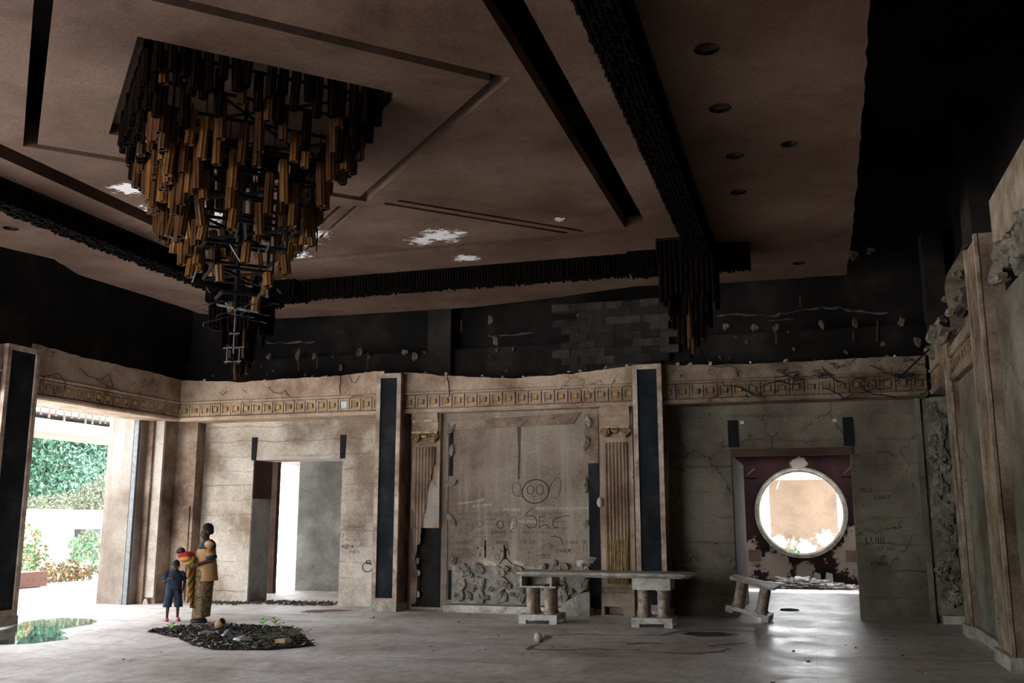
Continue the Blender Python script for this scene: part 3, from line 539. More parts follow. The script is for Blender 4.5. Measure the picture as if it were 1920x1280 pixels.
G([(1014, 1046), (1034, 1045)], .7, M_char, 'underline'); G([(886, 1005), (912, 1006)], .7, M_faint, 'underline'); G([(923, 1008), (947, 1003)], .9, M_faint, 'underline'); G([(975, 1028), (1000, 1028)], .6, M_faint, 'underline')
g2 = struct(MB().box(-8.7, -8.69, YW - .004, YW, 1.2, 1.21), 'trim_8', M_faint, 'charcoal writing on the pale wall by the left doorway')
for a in (('KIDA', 641, 1028, 8, M_char, 0, 1.0), ('NOSSANS', 652, 990, 5, M_faint, 0, 1.1), ('13', 636, 1007, 8, M_faint, 0, 1), ('ONSSOAU', 643, 1014, 5, M_faint, 0, 1.0), ('MIBO', 675, 1022, 5, M_faint, 0, 1.0), ('MBO', 655, 1037, 6, M_faint, 0, 1.3)):
    text(a[0], a[1], a[2], a[3], a[4], g2, YW, a[5], a[6])
stroke(ellipse(689, 1063, 9, 9, 0, 20, 0, 330), 1.6, M_char, 'drawn_bag', g2, YW); stroke([(687, 1051), (695, 1050), (694, 1057), (688, 1057)], 1.6, M_faint, 'drawn_bag', g2, YW, True)
g3 = struct(MB().box(1.0, 1.01, YR - .004, YR, 1.2, 1.21), 'trim_9', M_char, 'dark writing on the plaster right of the right doorway')
for a in (('AWA', 1617, 950, 7, 1.1), ('MCF', 1613, 922, 8, 1.0), ('LANT', 1640, 936, 8, 1.0), ('CAZEB', 1620, 975, 7, 1.0), ('TAKS', 1613, 995, 7, .9), ('LUIII', 1622, 1018, 12, 1.1), ('UST SSS', 1638, 1031, 8, 1.0), ('ANKZE', 1632, 1060, 8, .9), ('N20', 1655, 1078, 7, 1.1)):
    text(a[0], a[1], a[2], a[3], M_char if a[3] > 7 else M_faint, g3, YR, 0, a[4])

# ---- friezes with coffers
ZB, ZC0, ZC1 = 3.78, 3.88, 4.13
cof = None
def coffer_mesh(m_):
    s, i_, d = .115, .085, .03
    mb = MB(); O = [(-s, 0, -s), (s, 0, -s), (s, 0, s), (-s, 0, s)]; I = [(-i_, 0, -i_), (i_, 0, -i_), (i_, 0, i_), (-i_, 0, i_)]; D = [(x, d, z) for x, y, z in I]; B = [(x, .04, z) for x, y, z in O]
    mb.v = O + I + D + B
    for k in range(4):
        a, b_ = k, (k + 1) % 4
        mb.f += [(a, b_, 4 + b_, 4 + a), (4 + a, 4 + b_, 8 + b_, 8 + a), (b_, a, 12 + a, 12 + b_)]
    mb.f.append((8, 9, 10, 11))
    return mb.mesh('coffer', m_)
def block_mesh(m_, s=.05, t=.045):
    mb = MB(); q = s * .8
    mb.v = [(-q, -t, -q), (q, -t, -q), (q, -t, q), (-q, -t, q), (-s, 0, -s), (s, 0, -s), (s, 0, s), (-s, 0, s)]
    mb.f = [(0, 1, 2, 3), (4, 5, 1, 0), (5, 6, 2, 1), (6, 7, 3, 2), (7, 4, 0, 3)]
    return mb.mesh('ochre_block', m_)
M_goldsqd = mat('smoked_dimmed_ochre', [(.35, (.16, .085, .035)), (.65, (.3, .17, .07))], 6, .7, .15, 30)  # smoked ochre, its colour also darkened for weak light on the right
COFS = {False: coffer_mesh(M_frieze), True: coffer_mesh(M_friezed)}; BLKS = {False: block_mesh(M_goldsq), True: block_mesh(M_goldsqd)}; BLKW = block_mesh(M_white, .08, .03)
def frieze(nm, label, a, b_, top, along='X', nrm=-1, n_cof=None, plane=YF, skip=(), white=(), depth=.62, smoke_dimmed=False):
    """profile swept between a and b along X (facing -Y) or along Y (facing nrm X)"""
    N = max(6, int((b_ - a) / .12)); rings = []
    for k in range(N + 1):
        u = a + (b_ - a) * k / N; zt = interp(top, u) + random.uniform(-.012, .012)
        prof = [(0, ZB), (-.03, ZB + .03), (-.03, ZB + .07), (0, ZB + .09), (0, ZC0 - .015), (.045, ZC0 - .01), (.045, ZC1 + .01), (0, ZC1 + .015), (-.025, ZC1 + .03), (-.025, ZC1 + .055), (0, ZC1 + .07), (0, zt), (.08, zt + .01), (.09, 4.1), (depth, 4.1), (depth, ZB)]
        rings.append([(u, plane + d, z) if along == 'X' else (plane - nrm * d, u, z) for d, z in prof])
    if along == 'Y' and nrm > 0: rings = rings[::-1]
    mb = MB().loft(rings)
    f_ = struct(mb, nm, M_friezed if smoke_dimmed else M_frieze, label)
    n_cof = n_cof or int((b_ - a) / .252); pitch = (b_ - a) / n_cof
    for k in range(n_cof):
        if k in skip: continue
        u = a + (k + .5) * pitch; zc_ = (ZC0 + ZC1) / 2
        if along == 'X': loc, rz = (u, plane + .005, zc_), 0
        else: loc, rz = ((plane - nrm * .005), u, zc_), (R(90) if nrm > 0 else R(-90))
        c = inst('coffer', COFS[smoke_dimmed], f_, loc, (0, 0, rz), (min(1, pitch / .24), 1, 1))
        g_ = bpy.data.objects.new('ochre_block', BLKW if k in white else BLKS[smoke_dimmed]); COL.objects.link(g_); g_.parent = c; g_.location = (0, .03, 0)
    return f_
def tp(pts, Y0=YF): return [(onY(x, y, Y0).x, onY(x, y, Y0).z) for x, y in pts]
frieze('trim_10', 'cream plaster frieze with ochre squares over the left doorway', XL, -8.03, tp([(345, 713), (450, 716), (540, 710), (640, 704), (703, 696)]), white=(15,), n_cof=19)
frieze('trim_11', 'cream plaster frieze with ochre squares over the graffiti wall', -7.6, -2.93, tp([(760, 698), (850, 705), (960, 709), (1080, 700), (1180, 686)]), n_cof=18)
frieze('trim_12', 'sooty frieze, painted darker for dim light, with ochre squares and wires over the right doorway', -2.45, 2.05, tp([(1250, 684), (1330, 684), (1450, 680), (1600, 672), (1745, 665)]), n_cof=18, smoke_dimmed=True)
tl = [(onX(x, y, XL).y, onX(x, y, XL).z) for x, y in [(60, 642), (150, 668), (250, 690), (340, 712)]]
frieze('trim_13', 'brown frieze beam with dim squares over the left opening', 13.3, 17.45, tl, 'Y', 1, 16, XL, depth=.75)
frieze('trim_14', 'brown frieze beam over the left openings towards the front', -1.8, 12.62, [(-2, 4.55), (13, 4.6)], 'Y', 1, 50, XL, depth=.75)
frieze('trim_15', 'broken end of the frieze turning onto the right wall', 16.35, 17.4, [(16, 4.6), (17.4, 4.45)], 'Y', -1, 4, XR, depth=.6, smoke_dimmed=True)
frieze('trim_16', 'short piece of frieze between the right wall pilasters', 13.45, 15.8, [(13.4, 4.35), (15.8, 4.3)], 'Y', -1, 9, XR + .1, depth=.22, smoke_dimmed=True)

# ---- left wall pieces
struct(MB().box(-14.2, -13.38, 17.0, 18.04, 0, 3.85), 'wall_left_jamb', M_jamb, 'pale streaked concrete reveal of the left opening')
o = struct(MB().box(-13.5, -13.4, 16.93, 17.0, 0, 3.8), 'trim_17', M_steel, 'steel strip at the edge of the left opening')
MB().box(-13.53, -13.5, 16.95, 17.0, 0, 3.8).build('rubber_gasket', M_rubber, o)
struct(MB().box(-13.38, -13.24, 17.2, 18.04, 0, 3.8), 'wall_left', M_pier, 'mottled plaster strip beside the steel edge')
pa = thing('corner_pilaster', (-13.13, 17.3, 0), 'pale stone pilaster with a lit white face beside the left opening', 'pilaster')
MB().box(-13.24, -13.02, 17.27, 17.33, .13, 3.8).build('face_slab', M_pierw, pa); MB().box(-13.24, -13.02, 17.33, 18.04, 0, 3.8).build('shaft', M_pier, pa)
MB().prismY([(-13.24, 0), (-13.1, 0), (-13.15, .12), (-13.2, .1)], 17.22, 17.3).build('broken_foot', M_pierw, pa)
pb = thing('corner_pilaster', (-12.77, 17.75, 0), 'brown stained corner pilaster behind the woman and child', 'pilaster')
MB().box(-13.02, -12.53, 17.75, 18.04, 0, 3.8).build('shaft', M_pier, pb); MB().box(-13.0, -12.6, 17.72, 17.76, .05, 2.0).build('lower_slab', M_pier, pb)

# ---- pilasters with navy panels
def navy_pilaster(nm, label, cx, half, y0, y1, zt, rotz=0, frame_m=M_marble, fw=.085):
    """built facing -Y around local origin, then turned"""
    t = thing(nm, (cx, y0, 0), label, 'pilaster', None)
    d = y1 - y0
    def L(mb, name, m_):
        me = mb.mesh(name, m_); o = bpy.data.objects.new(name, me); COL.objects.link(o); o.parent = t; return o
    L(MB().box(-half + .01, half - .01, .05, d, .1, zt), 'shaft', M_pier)
    L(MB().box(-half, -half + fw, 0, .07, .14, zt), 'frame_side', frame_m); L(MB().box(half - fw, half, 0, .07, .14, zt), 'frame_side', frame_m)
    L(MB().box(-half + fw, half - fw, 0, .07, zt - .09, zt), 'frame_top', frame_m); L(MB().box(-half + fw, half - fw, 0, .07, .14, .24), 'frame_bottom', frame_m)
    L(MB().box(-half + fw, half - fw, .035, .06, .24, zt - .09), 'panel', M_navy)
    L(MB().box(-half - .01, half + .01, -.02, d, 0, .14), 'plinth', M_table)
    t.rotation_euler = (0, 0, rotz)
    return t
navy_pilaster('panelled_pilaster', 'pilaster with dark navy panel between left doorway and graffiti wall', -7.81, .26, YP, YW, 4.56)
navy_pilaster('panelled_pilaster', 'pilaster with dark navy panel behind the stone table', -2.69, .265, YP, YW, 4.5)
navy_pilaster('panelled_pilaster', 'pilaster with navy panel at the near side of the left opening', -12.7, .36, 12.98, 13.9, 4.62, R(90))
for yy in (8.05, 3.1): navy_pilaster('panelled_pilaster', 'navy panel pilaster between the openings along the left wall', -12.7, .36, yy, yy + .9, 4.62, R(90))['group'] = 'pilasters along the left wall'

# ---- gilded Ionic pilasters
def fluted(cx, broken, label):
    t = thing('ionic_pilaster', (cx, 17.6, 0), label, 'pilaster')
    hw = .2
    MB().box(cx - .3, cx + .3, 17.63, YN, .17 if not broken else 1.55, 3.8).build('backing', M_frieze, t)
    mb = MB()   # fluted shaft
    nf = 6; z0, z1 = .56, 3.12
    xs = []
    for k in range(nf):
        c0 = cx - hw + 2 * hw * k / nf; w_ = 2 * hw / nf
        xs += [(c0, 17.565), (c0 + w_ * .25, 17.565), (c0 + w_ * .35, 17.595), (c0 + w_ * .65, 17.61), (c0 + w_ * .9, 17.595)]
    xs.append((cx + hw, 17.565))
    def zlow(x): return z0 if not broken else (1.0 + 1.7 * smoothstep((x - cx + hw) / (2 * hw)) + .08 * math.sin(x * 60))
    mb.loft([[(x, y, zlow(x)) for x, y in xs], [(x, y, z1) for x, y in xs]], cap=False, closed=False)
    sh = mb.build('fluted_shaft', M_frieze if broken else M_frieze, t)
    for k in range(nf):
        xr = cx - hw + 2 * hw * (k + .06) / nf
        if not broken:
            MB().tube([(xr + .035, 17.585, .56), (xr + .035, 17.585, 1.35)], .016, 6).build('gilt_reed', M_gold, sh)
            MB().tube([(xr, 17.562, .56), (xr, 17.562, 1.35)], .009, 5).build('gilt_fillet', M_gold, sh); MB().tube([(xr, 17.562, 1.35), (xr, 17.562, 3.1)], .008, 5).build('fillet', M_frieze, sh)
        else:
            MB().tube([(xr, 17.562, zlow(xr) + .05), (xr, 17.562, 3.1)], .008, 5).build('gilt_fillet', M_frieze, sh)
    # capital: volutes, acanthus, abacus
    zc_ = 3.3
    for s in (-1, 1):
        vx = cx + s * .19
        pts = []
        for k in range(40):
            a = k / 39 * 2.4 * 2 * math.pi; rr = .1 * (1 - k / 44)
            pts.append((vx + s * rr * math.cos(a), 17.53, zc_ + rr * math.sin(a)))
        v = MB().tube(pts, .013, 6).build('volute', M_gold, t, True)
        MB().prismY([(vx + .085 * math.cos(2 * math.pi * j / 14), zc_ + .085 * math.sin(2 * math.pi * j / 14)) for j in range(14)], 17.54, 17.62).build('volute_disc', M_pier, v)
    for k in range(7):
        a = (k - 3) * .3
        MB().tube([(cx, 17.53, zc_ - .02), (cx + .05 * math.sin(a), 17.525, zc_ + .02), (cx + .11 * math.sin(a), 17.52, zc_ + .03 + .05 * math.cos(a))], [.01, .016, .005], 5).build('acanthus_leaf', M_gold, t, True)
    MB().prismY([(cx - .26, zc_ + .08), (cx + .26, zc_ + .08), (cx + .28, zc_ + .12), (cx - .28, zc_ + .12)], 17.52, 17.64).build('abacus', M_gold, t)
    MB().tube([(cx - .2, 17.55, zc_ - .1), (cx + .2, 17.55, zc_ - .1)], .018, 6).build('bead_roll', M_frieze, t)
    # entablature block
    MB().prismX([(17.64, 3.42), (17.58, 3.42), (17.58, 3.6), (17.55, 3.62), (17.55, 3.66), (17.52, 3.7), (17.52, 3.79), (17.64, 3.79)], cx - .27, cx + .27).build('entablature', M_frieze, t)
    if broken:
        MB().box(cx - .27, cx + .27, 17.54, 17.56, 3.6, 3.66).build('gilt_band', M_gold, t)
        pl = MB().prismY([(cx - .05, 1.75), (cx + .3, 1.62), (cx + .3, 2.7), (cx + .2, 2.55), (cx + .27, 2.3), (cx + .12, 2.45), (cx + .05, 2.3), (cx - .08, 2.05)], 17.62, 17.66).build('torn_plaster', M_pierw, t)
        MB().prismY([(cx - .27, .1), (cx - .15, .12), (cx - .12, .6), (cx - .2, 1.2), (cx - .17, 1.7), (cx - .26, 1.9)], 17.6, YN).build('broken_edge', M_pier, t)
        for k in range(9): inst('plaster_fragment', random.choice(lumps), t, (cx - .16 + random.uniform(-.06, .06), 17.66, .3 + k * .2), (0, random.uniform(0, 3), 0), (random.uniform(.05, .1), .08, random.uniform(.06, .12)))
        MB().box(cx - .3, cx + .3, YN - .006, YN + .01, .05, 1.6).build('bare_wall', M_sootcol, t)
    else:
        MB().prismX([(17.66, .5), (17.56, .5), (17.54, .47), (17.54, .43), (17.5, .4), (17.5, .17), (17.66, .17)], cx - .3, cx + .3).build('pedestal', M_pier, t)
        MB().box(cx - .3, cx - .25, 17.5, 17.74, 0, .17).box(cx + .1, cx + .3, 17.5, 17.74, 0, .17).box(cx - .25, cx + .1, 17.5, 17.74, 0, .02).build('pedestal_foot', M_pier, t)
        MB().box(cx - .25, cx + .1, 17.735, 17.745, .02, .17).build('cavity_back', M_pier, t)
        MB().box(cx - .31, cx - .23, 17.62, 17.66, .5, 3.8).build('side_strip', M_frieze, t); MB().box(cx + .23, cx + .31, 17.62, 17.66, .5, 3.8).build('side_strip', M_frieze, t)
    return t
fluted(-7.17, True, 'broken fluted Ionic pilaster, lower half torn away, beside the graffiti')
fluted(-3.36, False, 'gilded fluted Ionic pilaster standing whole beside the stone table')
o = MB().ell((-3.68, 17.6, 2.02), (.06, .05, .1)).build('trim_18', M_plasterbit); tag(o, 'pale plaster knob stuck on the wall beside the gilded pilaster', None, None, 'structure')

# ---- right wall
wrr = struct(MB().box(2.42, 2.75, -1.8, YR + .3, 0, 3.8), 'wall_right', M_wallrr, 'stained greenish plaster wall on the right')
def right_pier(label, y0, y1, zt, x0, fw):
    t = thing('moulded_pilaster', (x0 + .15, (y0 + y1) / 2, 0), label, 'pilaster')
    MB().box(x0 + .04, 2.42, y0, y1, .15, zt).build('shaft', M_pier, t)
    for ya in (y0, y1 - fw):
        MB().box(x0, x0 + .05, ya, ya + fw * .45, .15, zt).build('moulding', M_marbled, t)
    MB().box(x0 + .03, x0 + .05, y0 + fw, y1 - fw, .3, zt - .1).build('panel', M_pier, t)
    MB().box(x0 - .03, 2.42, y0 - .04, y1 + .04, 0, .16).build('plinth', M_table, t)
    return t
right_pier('narrow moulded pilaster next to the bare mortar strip', 15.85, 16.4, 4.75, 2.18, .12)
right_pier('tall dark moulded pilaster on the right wall, torn top', 12.45, 13.4, 5.15, 2.12, .2)
struct(MB().box(2.3, 2.42, 13.4, 15.85, .16, 3.8), 'wall_right_bay', M_wallrr, 'brown stained panel between the right wall pilasters')
struct(MB().box(2.24, 2.42, 13.44, 15.81, 0, .16), 'baseboard_right', M_table, 'stone baseboard between the right pilasters')
struct(MB().box(2.28, 2.42, -1.8, 12.41, 0, 4.25), 'wall_right_near', M_wallrr, 'greenish cracked plaster wall nearest on the right')
# torn plaster, hanging sheet and rubble at top of right wall
ru = struct(MB().box(2.4, 2.5, 10, 10.1, 4.2, 4.3), 'trim_19', M_sootcol, 'torn plaster and mesh hanging along the top of the right wall')
mb = MB(); rings = []
for k in range(14):
    u = k / 13; y = 13.1 + 1.7 * u; z = 5.2 - .25 * u - .55 * u ** 2
    rings.append([(2.1 - .1 * math.sin(u * 3) + .03 * math.sin(9 * u), y, z - .02), (2.3, y, z + .02 + .03 * math.sin(14 * u)), (2.6, y, z - .02)])
mb.loft(rings, cap=False, closed=False); rr_ = [[(x, y, z + .015) for x, y, z in q] for q in rings]; mb.loft(rr_[::-1], cap=False, closed=False); mb.build('hanging_sheet', M_marbled, ru)
for k in range(60):
    y = random.uniform(13.4, 17.5); z = 4.42 + random.uniform(0, .35) + (.2 if y < 15 else 0)
    inst('plaster_rubble', random.choice(dabsd + lumpsd), ru, (2.3 + random.uniform(-.18, .2), y, z), (random.uniform(0, 3), random.uniform(0, 3), 0), (random.uniform(.05, .16), .3, random.uniform(.05, .16)))
for k in range(16):
    y = 10.4 + k * .12; inst('torn_plaster', random.choice(lumpsd), ru, (2.36, y, 4.5 + .2 * random.random()), (random.uniform(-.3, .3), random.uniform(0, 3), R(-90) + random.uniform(-.4, .4)), (.14, .25, .22))
MB().box(2.3, 2.5, 9.9, 12.3, 4.85, 5.5).build('upper_render', M_marbled, ru)

# ---- right room with the moon gate
rm = struct(MB().box(-6.2, -6.0, YR + .35, 27.2, 0, 3.7).box(4.2, 4.4, YR + .35, 27.2, 0, 3.7), 'wall_moon_room', M_grey, 'side walls of the dim room behind the right doorway')
struct(MB().box(-6.2, 4.4, YR + .35, 26.1, 3.6, 3.75).box(-6.2, 4.4, 26.75, 27.5, 3.6, 3.75), 'ceiling_moon_room', M_sootcol, 'broken ceiling of the room behind the right doorway')
struct(MB().box(-1.5, -1.285, YR + .02, YR + 3.2, 0, 2.86), 'wall_moon_room_left', M_brownpaint, 'dark brown reveal wall behind the tilted pedestal')
mw = struct(MB().box(-6.2, 4.4, 27.2, 27.5, 0, 3.7), 'wall_moon_gate', M_burgundy, 'burgundy peeling wall with a round moon gate')
GX, GZ, GR = -.2, 1.91, 1.1
cu = MB().prismY([(GX + GR * math.cos(2 * math.pi * j / 72), GZ + GR * math.sin(2 * math.pi * j / 72)) for j in range(72)], 26.9, 27.8).build('cutter', M_burgundy); boolean(mw, cu)
rings = []
for j in range(73):
    a = 2 * math.pi * j / 72
    rings.append([(GX + rr * math.cos(a), y, GZ + rr * math.sin(a)) for rr, y in ((GR - .02, 27.5), (GR - .02, 27.14), (GR + .02, 27.1), (GR + .05, 27.13), (GR + .09, 27.11), (GR + .1, 27.2), (GR + .1, 27.5))])
MB().loft(rings, cap=False).build('round_frame', M_mortard, mw)
for s in (-1, 1):
    MB().box(GX + s * 1.25 - .15, GX + s * 1.25 + .15, 27.17, 27.2, 2.85, 3.15).build('corner_carving', M_burgundy, mw)
    MB().obox((GX + s * 1.25 - .1, 27.16, 2.92), (GX + s * 1.25 + .1, 27.16, 3.1), .02, .02).build('corner_carving', M_brownpaint, mw)
    MB().box(GX + s * 1.25 - .16, GX + s * 1.25 + .16, 27.17, 27.2, .62, .92).build('corner_carving', M_brownpaint, mw)
struct(MB().box(-7, 5, 27.5, 34.5, 4.6, 4.8), 'ceiling_yard_shade_slab', M_grey, 'unseen slab added over the yard to shade the wall behind the moon gate')  # out of view, added to keep sky light off the tan wall
tanw = struct(MB().box(-1.22, .9, 33, 33.3, 0, 3.02), 'wall_outside', M_tan, 'tan wall with whitewash patches seen through the moon gate')
struct(MB().box(-60, 40, 18.8, 90, -.3, -.02), 'floor_outside', M_patio, 'bright pale ground outside')
MB().tube([(onY(1461, 902, 32.9)), onY(1456, 916, 32.9)], .02, 5).build('trim_20', M_white)['kind'] = 'structure'
# ---- left inner rooms
struct(MB().box(-12.25, -8.0, 21.7, 21.9, 0, 3.2), 'wall_inner', M_grey, 'grey scuffed wall seen through the left doorway')
struct(MB().box(-13.1, -12.25, 23.0, 23.2, 0, 3.2), 'wall_inner_white', M_white, 'white sunlit wall seen through the left doorway')
struct(MB().box(-12.75, -12.22, 20.6, 20.75, 0, 3.2), 'wall_inner_brown', M_brownpaint, 'brown painted wall end inside the left doorway')
struct(MB().box(-13.3, -8.0, YW + .75, 23.4, 3.15, 3.3), 'ceiling_inner', M_grey, 'low ceiling of the room behind the left doorway')
struct(MB().box(-8.1, -7.9, YW + .3, 22, 0, 3.3), 'wall_inner_right', M_grey, 'side wall of the room behind the left doorway')
# ---- front wall (behind the viewer) with wide openings
struct(MB().box(-14, -12.6, -2.1, -1.8, 0, 4.4).box(-7.6, 3.2, -2.1, -1.8, 0, 4.6).box(-14.3, 3.2, -2.1, -1.8, 4.6, 7.6), 'wall_front', M_boards, 'front wall with wide door openings')

# ================================================================== CHANDELIERS AND TUBE ROWS
def flute_mesh(m_, r_=.046, n_=16, L=1.0):
    mb = MB(); O = []; I = []
    for j in range(n_):
        a = 2 * math.pi * j / n_; rr = r_ * (1.0 if j % 2 else .84)
        O.append((rr * math.cos(a), rr * math.sin(a))); I.append((rr * .78 * math.cos(a), rr * .78 * math.sin(a)))
    mb.loft([[(x, y, 0) for x, y in I], [(x, y, -L) for x, y in I], [(x, y, -L) for x, y in O], [(x, y, 0) for x, y in O]], cap=False)
    k = len(mb.v); mb.f.append(tuple(range(3 * n_, 4 * n_)))
    return mb.mesh('glass_tube', m_)
TUB = [flute_mesh(M_ambdark), flute_mesh(M_amb2), flute_mesh(M_amb), flute_mesh(M_amb3)]
ch = thing('chandelier', (CX, CY, 3.3), 'huge ruined pyramid chandelier of amber glass tubes on iron frames', 'chandelier')
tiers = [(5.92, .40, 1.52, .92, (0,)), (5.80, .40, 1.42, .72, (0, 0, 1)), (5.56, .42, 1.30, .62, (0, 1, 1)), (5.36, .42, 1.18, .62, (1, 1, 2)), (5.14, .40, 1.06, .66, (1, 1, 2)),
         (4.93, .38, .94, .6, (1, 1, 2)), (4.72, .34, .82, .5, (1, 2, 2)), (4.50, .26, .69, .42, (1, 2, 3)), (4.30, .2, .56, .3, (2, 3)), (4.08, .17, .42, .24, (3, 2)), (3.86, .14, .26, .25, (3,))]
cand = []
for ti, (zt, L, r_, dens, cols) in enumerate(tiers):
    n_ = max(2, int(r_ * 1.414 / .112))
    c = dia(r_)
    for e in range(4):
        a = Vector(c[e]); b_ = Vector(c[(e + 1) % 4])
        for k in range(n_):
            if random.random() > dens: continue
            if ti >= 4 and e == 0 and .2 < k / n_ < .7 and random.random() < .4: continue
            p = a.lerp(b_, (k + .5) / n_)
            cand.append((p.x + random.uniform(-.012, .012), p.y + random.uniform(-.012, .012), zt + random.uniform(-.05, .03), L * random.uniform(.72, 1.15), random.choice(cols), ti))
            if ti < 4 and e == 3 and random.random() < .5:
                cand.append((p.x * .955 + CX * .045, p.y * .955 + CY * .045, zt - .18, L, random.choice(cols), ti))
# nearest tubes are parts of their own, the rest one part
cand.sort(key=lambda q: q[0] ** 2 + q[1] ** 2 + .0 * q[2])
hang = cand[:300]; rest = cand[300:]
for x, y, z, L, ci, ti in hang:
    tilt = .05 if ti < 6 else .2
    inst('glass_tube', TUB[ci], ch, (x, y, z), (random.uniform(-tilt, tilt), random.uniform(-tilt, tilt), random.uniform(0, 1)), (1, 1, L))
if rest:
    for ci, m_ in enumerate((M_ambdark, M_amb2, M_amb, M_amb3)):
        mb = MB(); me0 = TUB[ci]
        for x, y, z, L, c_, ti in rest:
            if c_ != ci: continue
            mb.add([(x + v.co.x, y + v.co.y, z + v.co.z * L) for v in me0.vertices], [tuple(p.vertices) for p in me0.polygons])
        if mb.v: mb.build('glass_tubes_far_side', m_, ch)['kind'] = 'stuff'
for ti, (zt, L, r_, dens, cols) in enumerate(tiers):       # iron square frames
    c = dia(r_ - .02)
    for e in range(4):
        a = c[e]; b_ = c[(e + 1) % 4]
        MB().obox((a[0], a[1], zt + .01), (b_[0], b_[1], zt + .01), .022, .03).build('frame_bar', M_iron, ch)
        if ti % 2 == 1: MB().obox((CX, CY, zt + .01), (a[0], a[1], zt + .01), .02, .025).build('frame_arm', M_iron, ch)
        if ti < 9: 
            c2 = dia(tiers[ti + 1][2] - .02); q = c2[e]
            MB().obox((q[0], q[1], zt + .02), (q[0], q[1], tiers[ti + 1][0]), .016, .016).build('hanger_rod', M_iron, ch)
for k in range(14):
    a = random.uniform(0, 6.28); rr = random.uniform(.2, .9); z = 5.0 - rr * 0 - random.uniform(0, .9) * (1 - rr * .5)
    MB().obox((CX + rr * math.cos(a), CY + rr * math.sin(a), 5.85), (CX + rr * math.cos(a), CY + rr * math.sin(a), z), .01, .01).build('hanger_rod', M_iron, ch)
st = MB().cyl((CX, CY), .022, 3.75, 5.93, 8).build('stem', M_iron, ch)
MB().cyl((CX, CY), .008, 3.3, 3.75, 6).build('stem_rod', M_steel, ch)
MB().cyl((CX, CY), .13, 4.66, 4.68, 16).build('stem_disc', M_iron, ch)
pl = MB().obox((CX - .2, CY - .02, 3.80), (CX + .2, CY + .1, 3.72), .07, .012).build('bottom_plate', M_steel, ch)
for (z, s) in ((3.36, .12), (3.22, .1), (3.5, .06)):
    for a in (0, 1.57): MB().obox((CX - s * math.cos(a), CY - s * math.sin(a), z), (CX + s * math.cos(a), CY + s * math.sin(a), z), .008, .008).build('cross_arm', M_steel, ch)
MB().cyl((CX + .07, CY), .006, 3.2, 3.36, 5).build('stem_rod', M_steel, ch); MB().cyl((CX - .07, CY), .006, 3.2, 3.36, 5).build('stem_rod', M_steel, ch)
for k in range(18):      # bent bright strips and curls of wire at the tip
    a = random.uniform(0, 6.28); rr = random.uniform(.15, .5); z = random.uniform(3.72, 4.5)
    p = Vector((CX + rr * math.cos(a), CY + rr * math.sin(a), z)); q = p + Vector((random.uniform(-.1, .1), random.uniform(-.1, .1), random.uniform(.05, .16)))
    MB().obox(p, q, .022, .005).build('bent_strip', M_steel, ch)
for k in range(10):
    p = Vector((CX + random.uniform(-.3, .35), CY + random.uniform(-.2, .2), random.uniform(3.66, 3.85)))
    MB().tube([p + Vector((.12 * math.sin(i * .9 + k), .1 * math.cos(i * .8 + k), -.02 * i)) for i in range(6)], .004, 4).build('loose_wire', M_wire, ch)

hexm = [(math.cos(math.pi / 3 * j), math.sin(math.pi / 3 * j)) for j in range(6)]
def tubes_stuff(name, pts, r_, m_, par):
    mb = MB()
    for x, y, z0, z1 in pts:
        k = len(mb.v); mb.v += [(x + r_ * a, y + r_ * b_, z) for z in (z0, z1) for a, b_ in hexm]
        mb.f += [(k + j, k + (j + 1) % 6, k + 6 + (j + 1) % 6, k + 6 + j) for j in range(6)] + [tuple(k + j for j in reversed(range(6)))]
    o = mb.build(name, m_, par); o['kind'] = 'stuff'; return o
def grid(x0, x1, y0, y1, z0, step=.05, dz=.02, gap=.03):
    out = []; x = x0
    while x <= x1:
        y = y0
        while y <= y1:
            if random.random() > gap: out.append((x + random.uniform(-.005, .005), y + random.uniform(-.005, .005), z0 + random.uniform(-dz, dz), CZ))
            y += step
        x += step
    return out
def valance(label, x0, x1, y0, y1):
    t = thing('tube_valance', ((x0 + x1) / 2, (y0 + y1) / 2, 5.5), label, 'light fitting')
    MB().box(x0, x1, y0, y1, CZ - .03, CZ + .005).build('backing_board', M_iron, t)
    tubes_stuff('hanging_tubes', grid(x0, x1, y0, y1, 5.5), .021, M_tubedark, t)
valance('long row of black sooty glass tubes along the right of the ceiling', -1.47, -1.12, .2, 13.65)
valance('long row of black sooty glass tubes along the left of the ceiling', -9.52, -9.18, 4.0, 13.65)
valance('row of black sooty glass tubes across the far end of the ceiling', -8.2, -2.52, 14.35, 14.66)
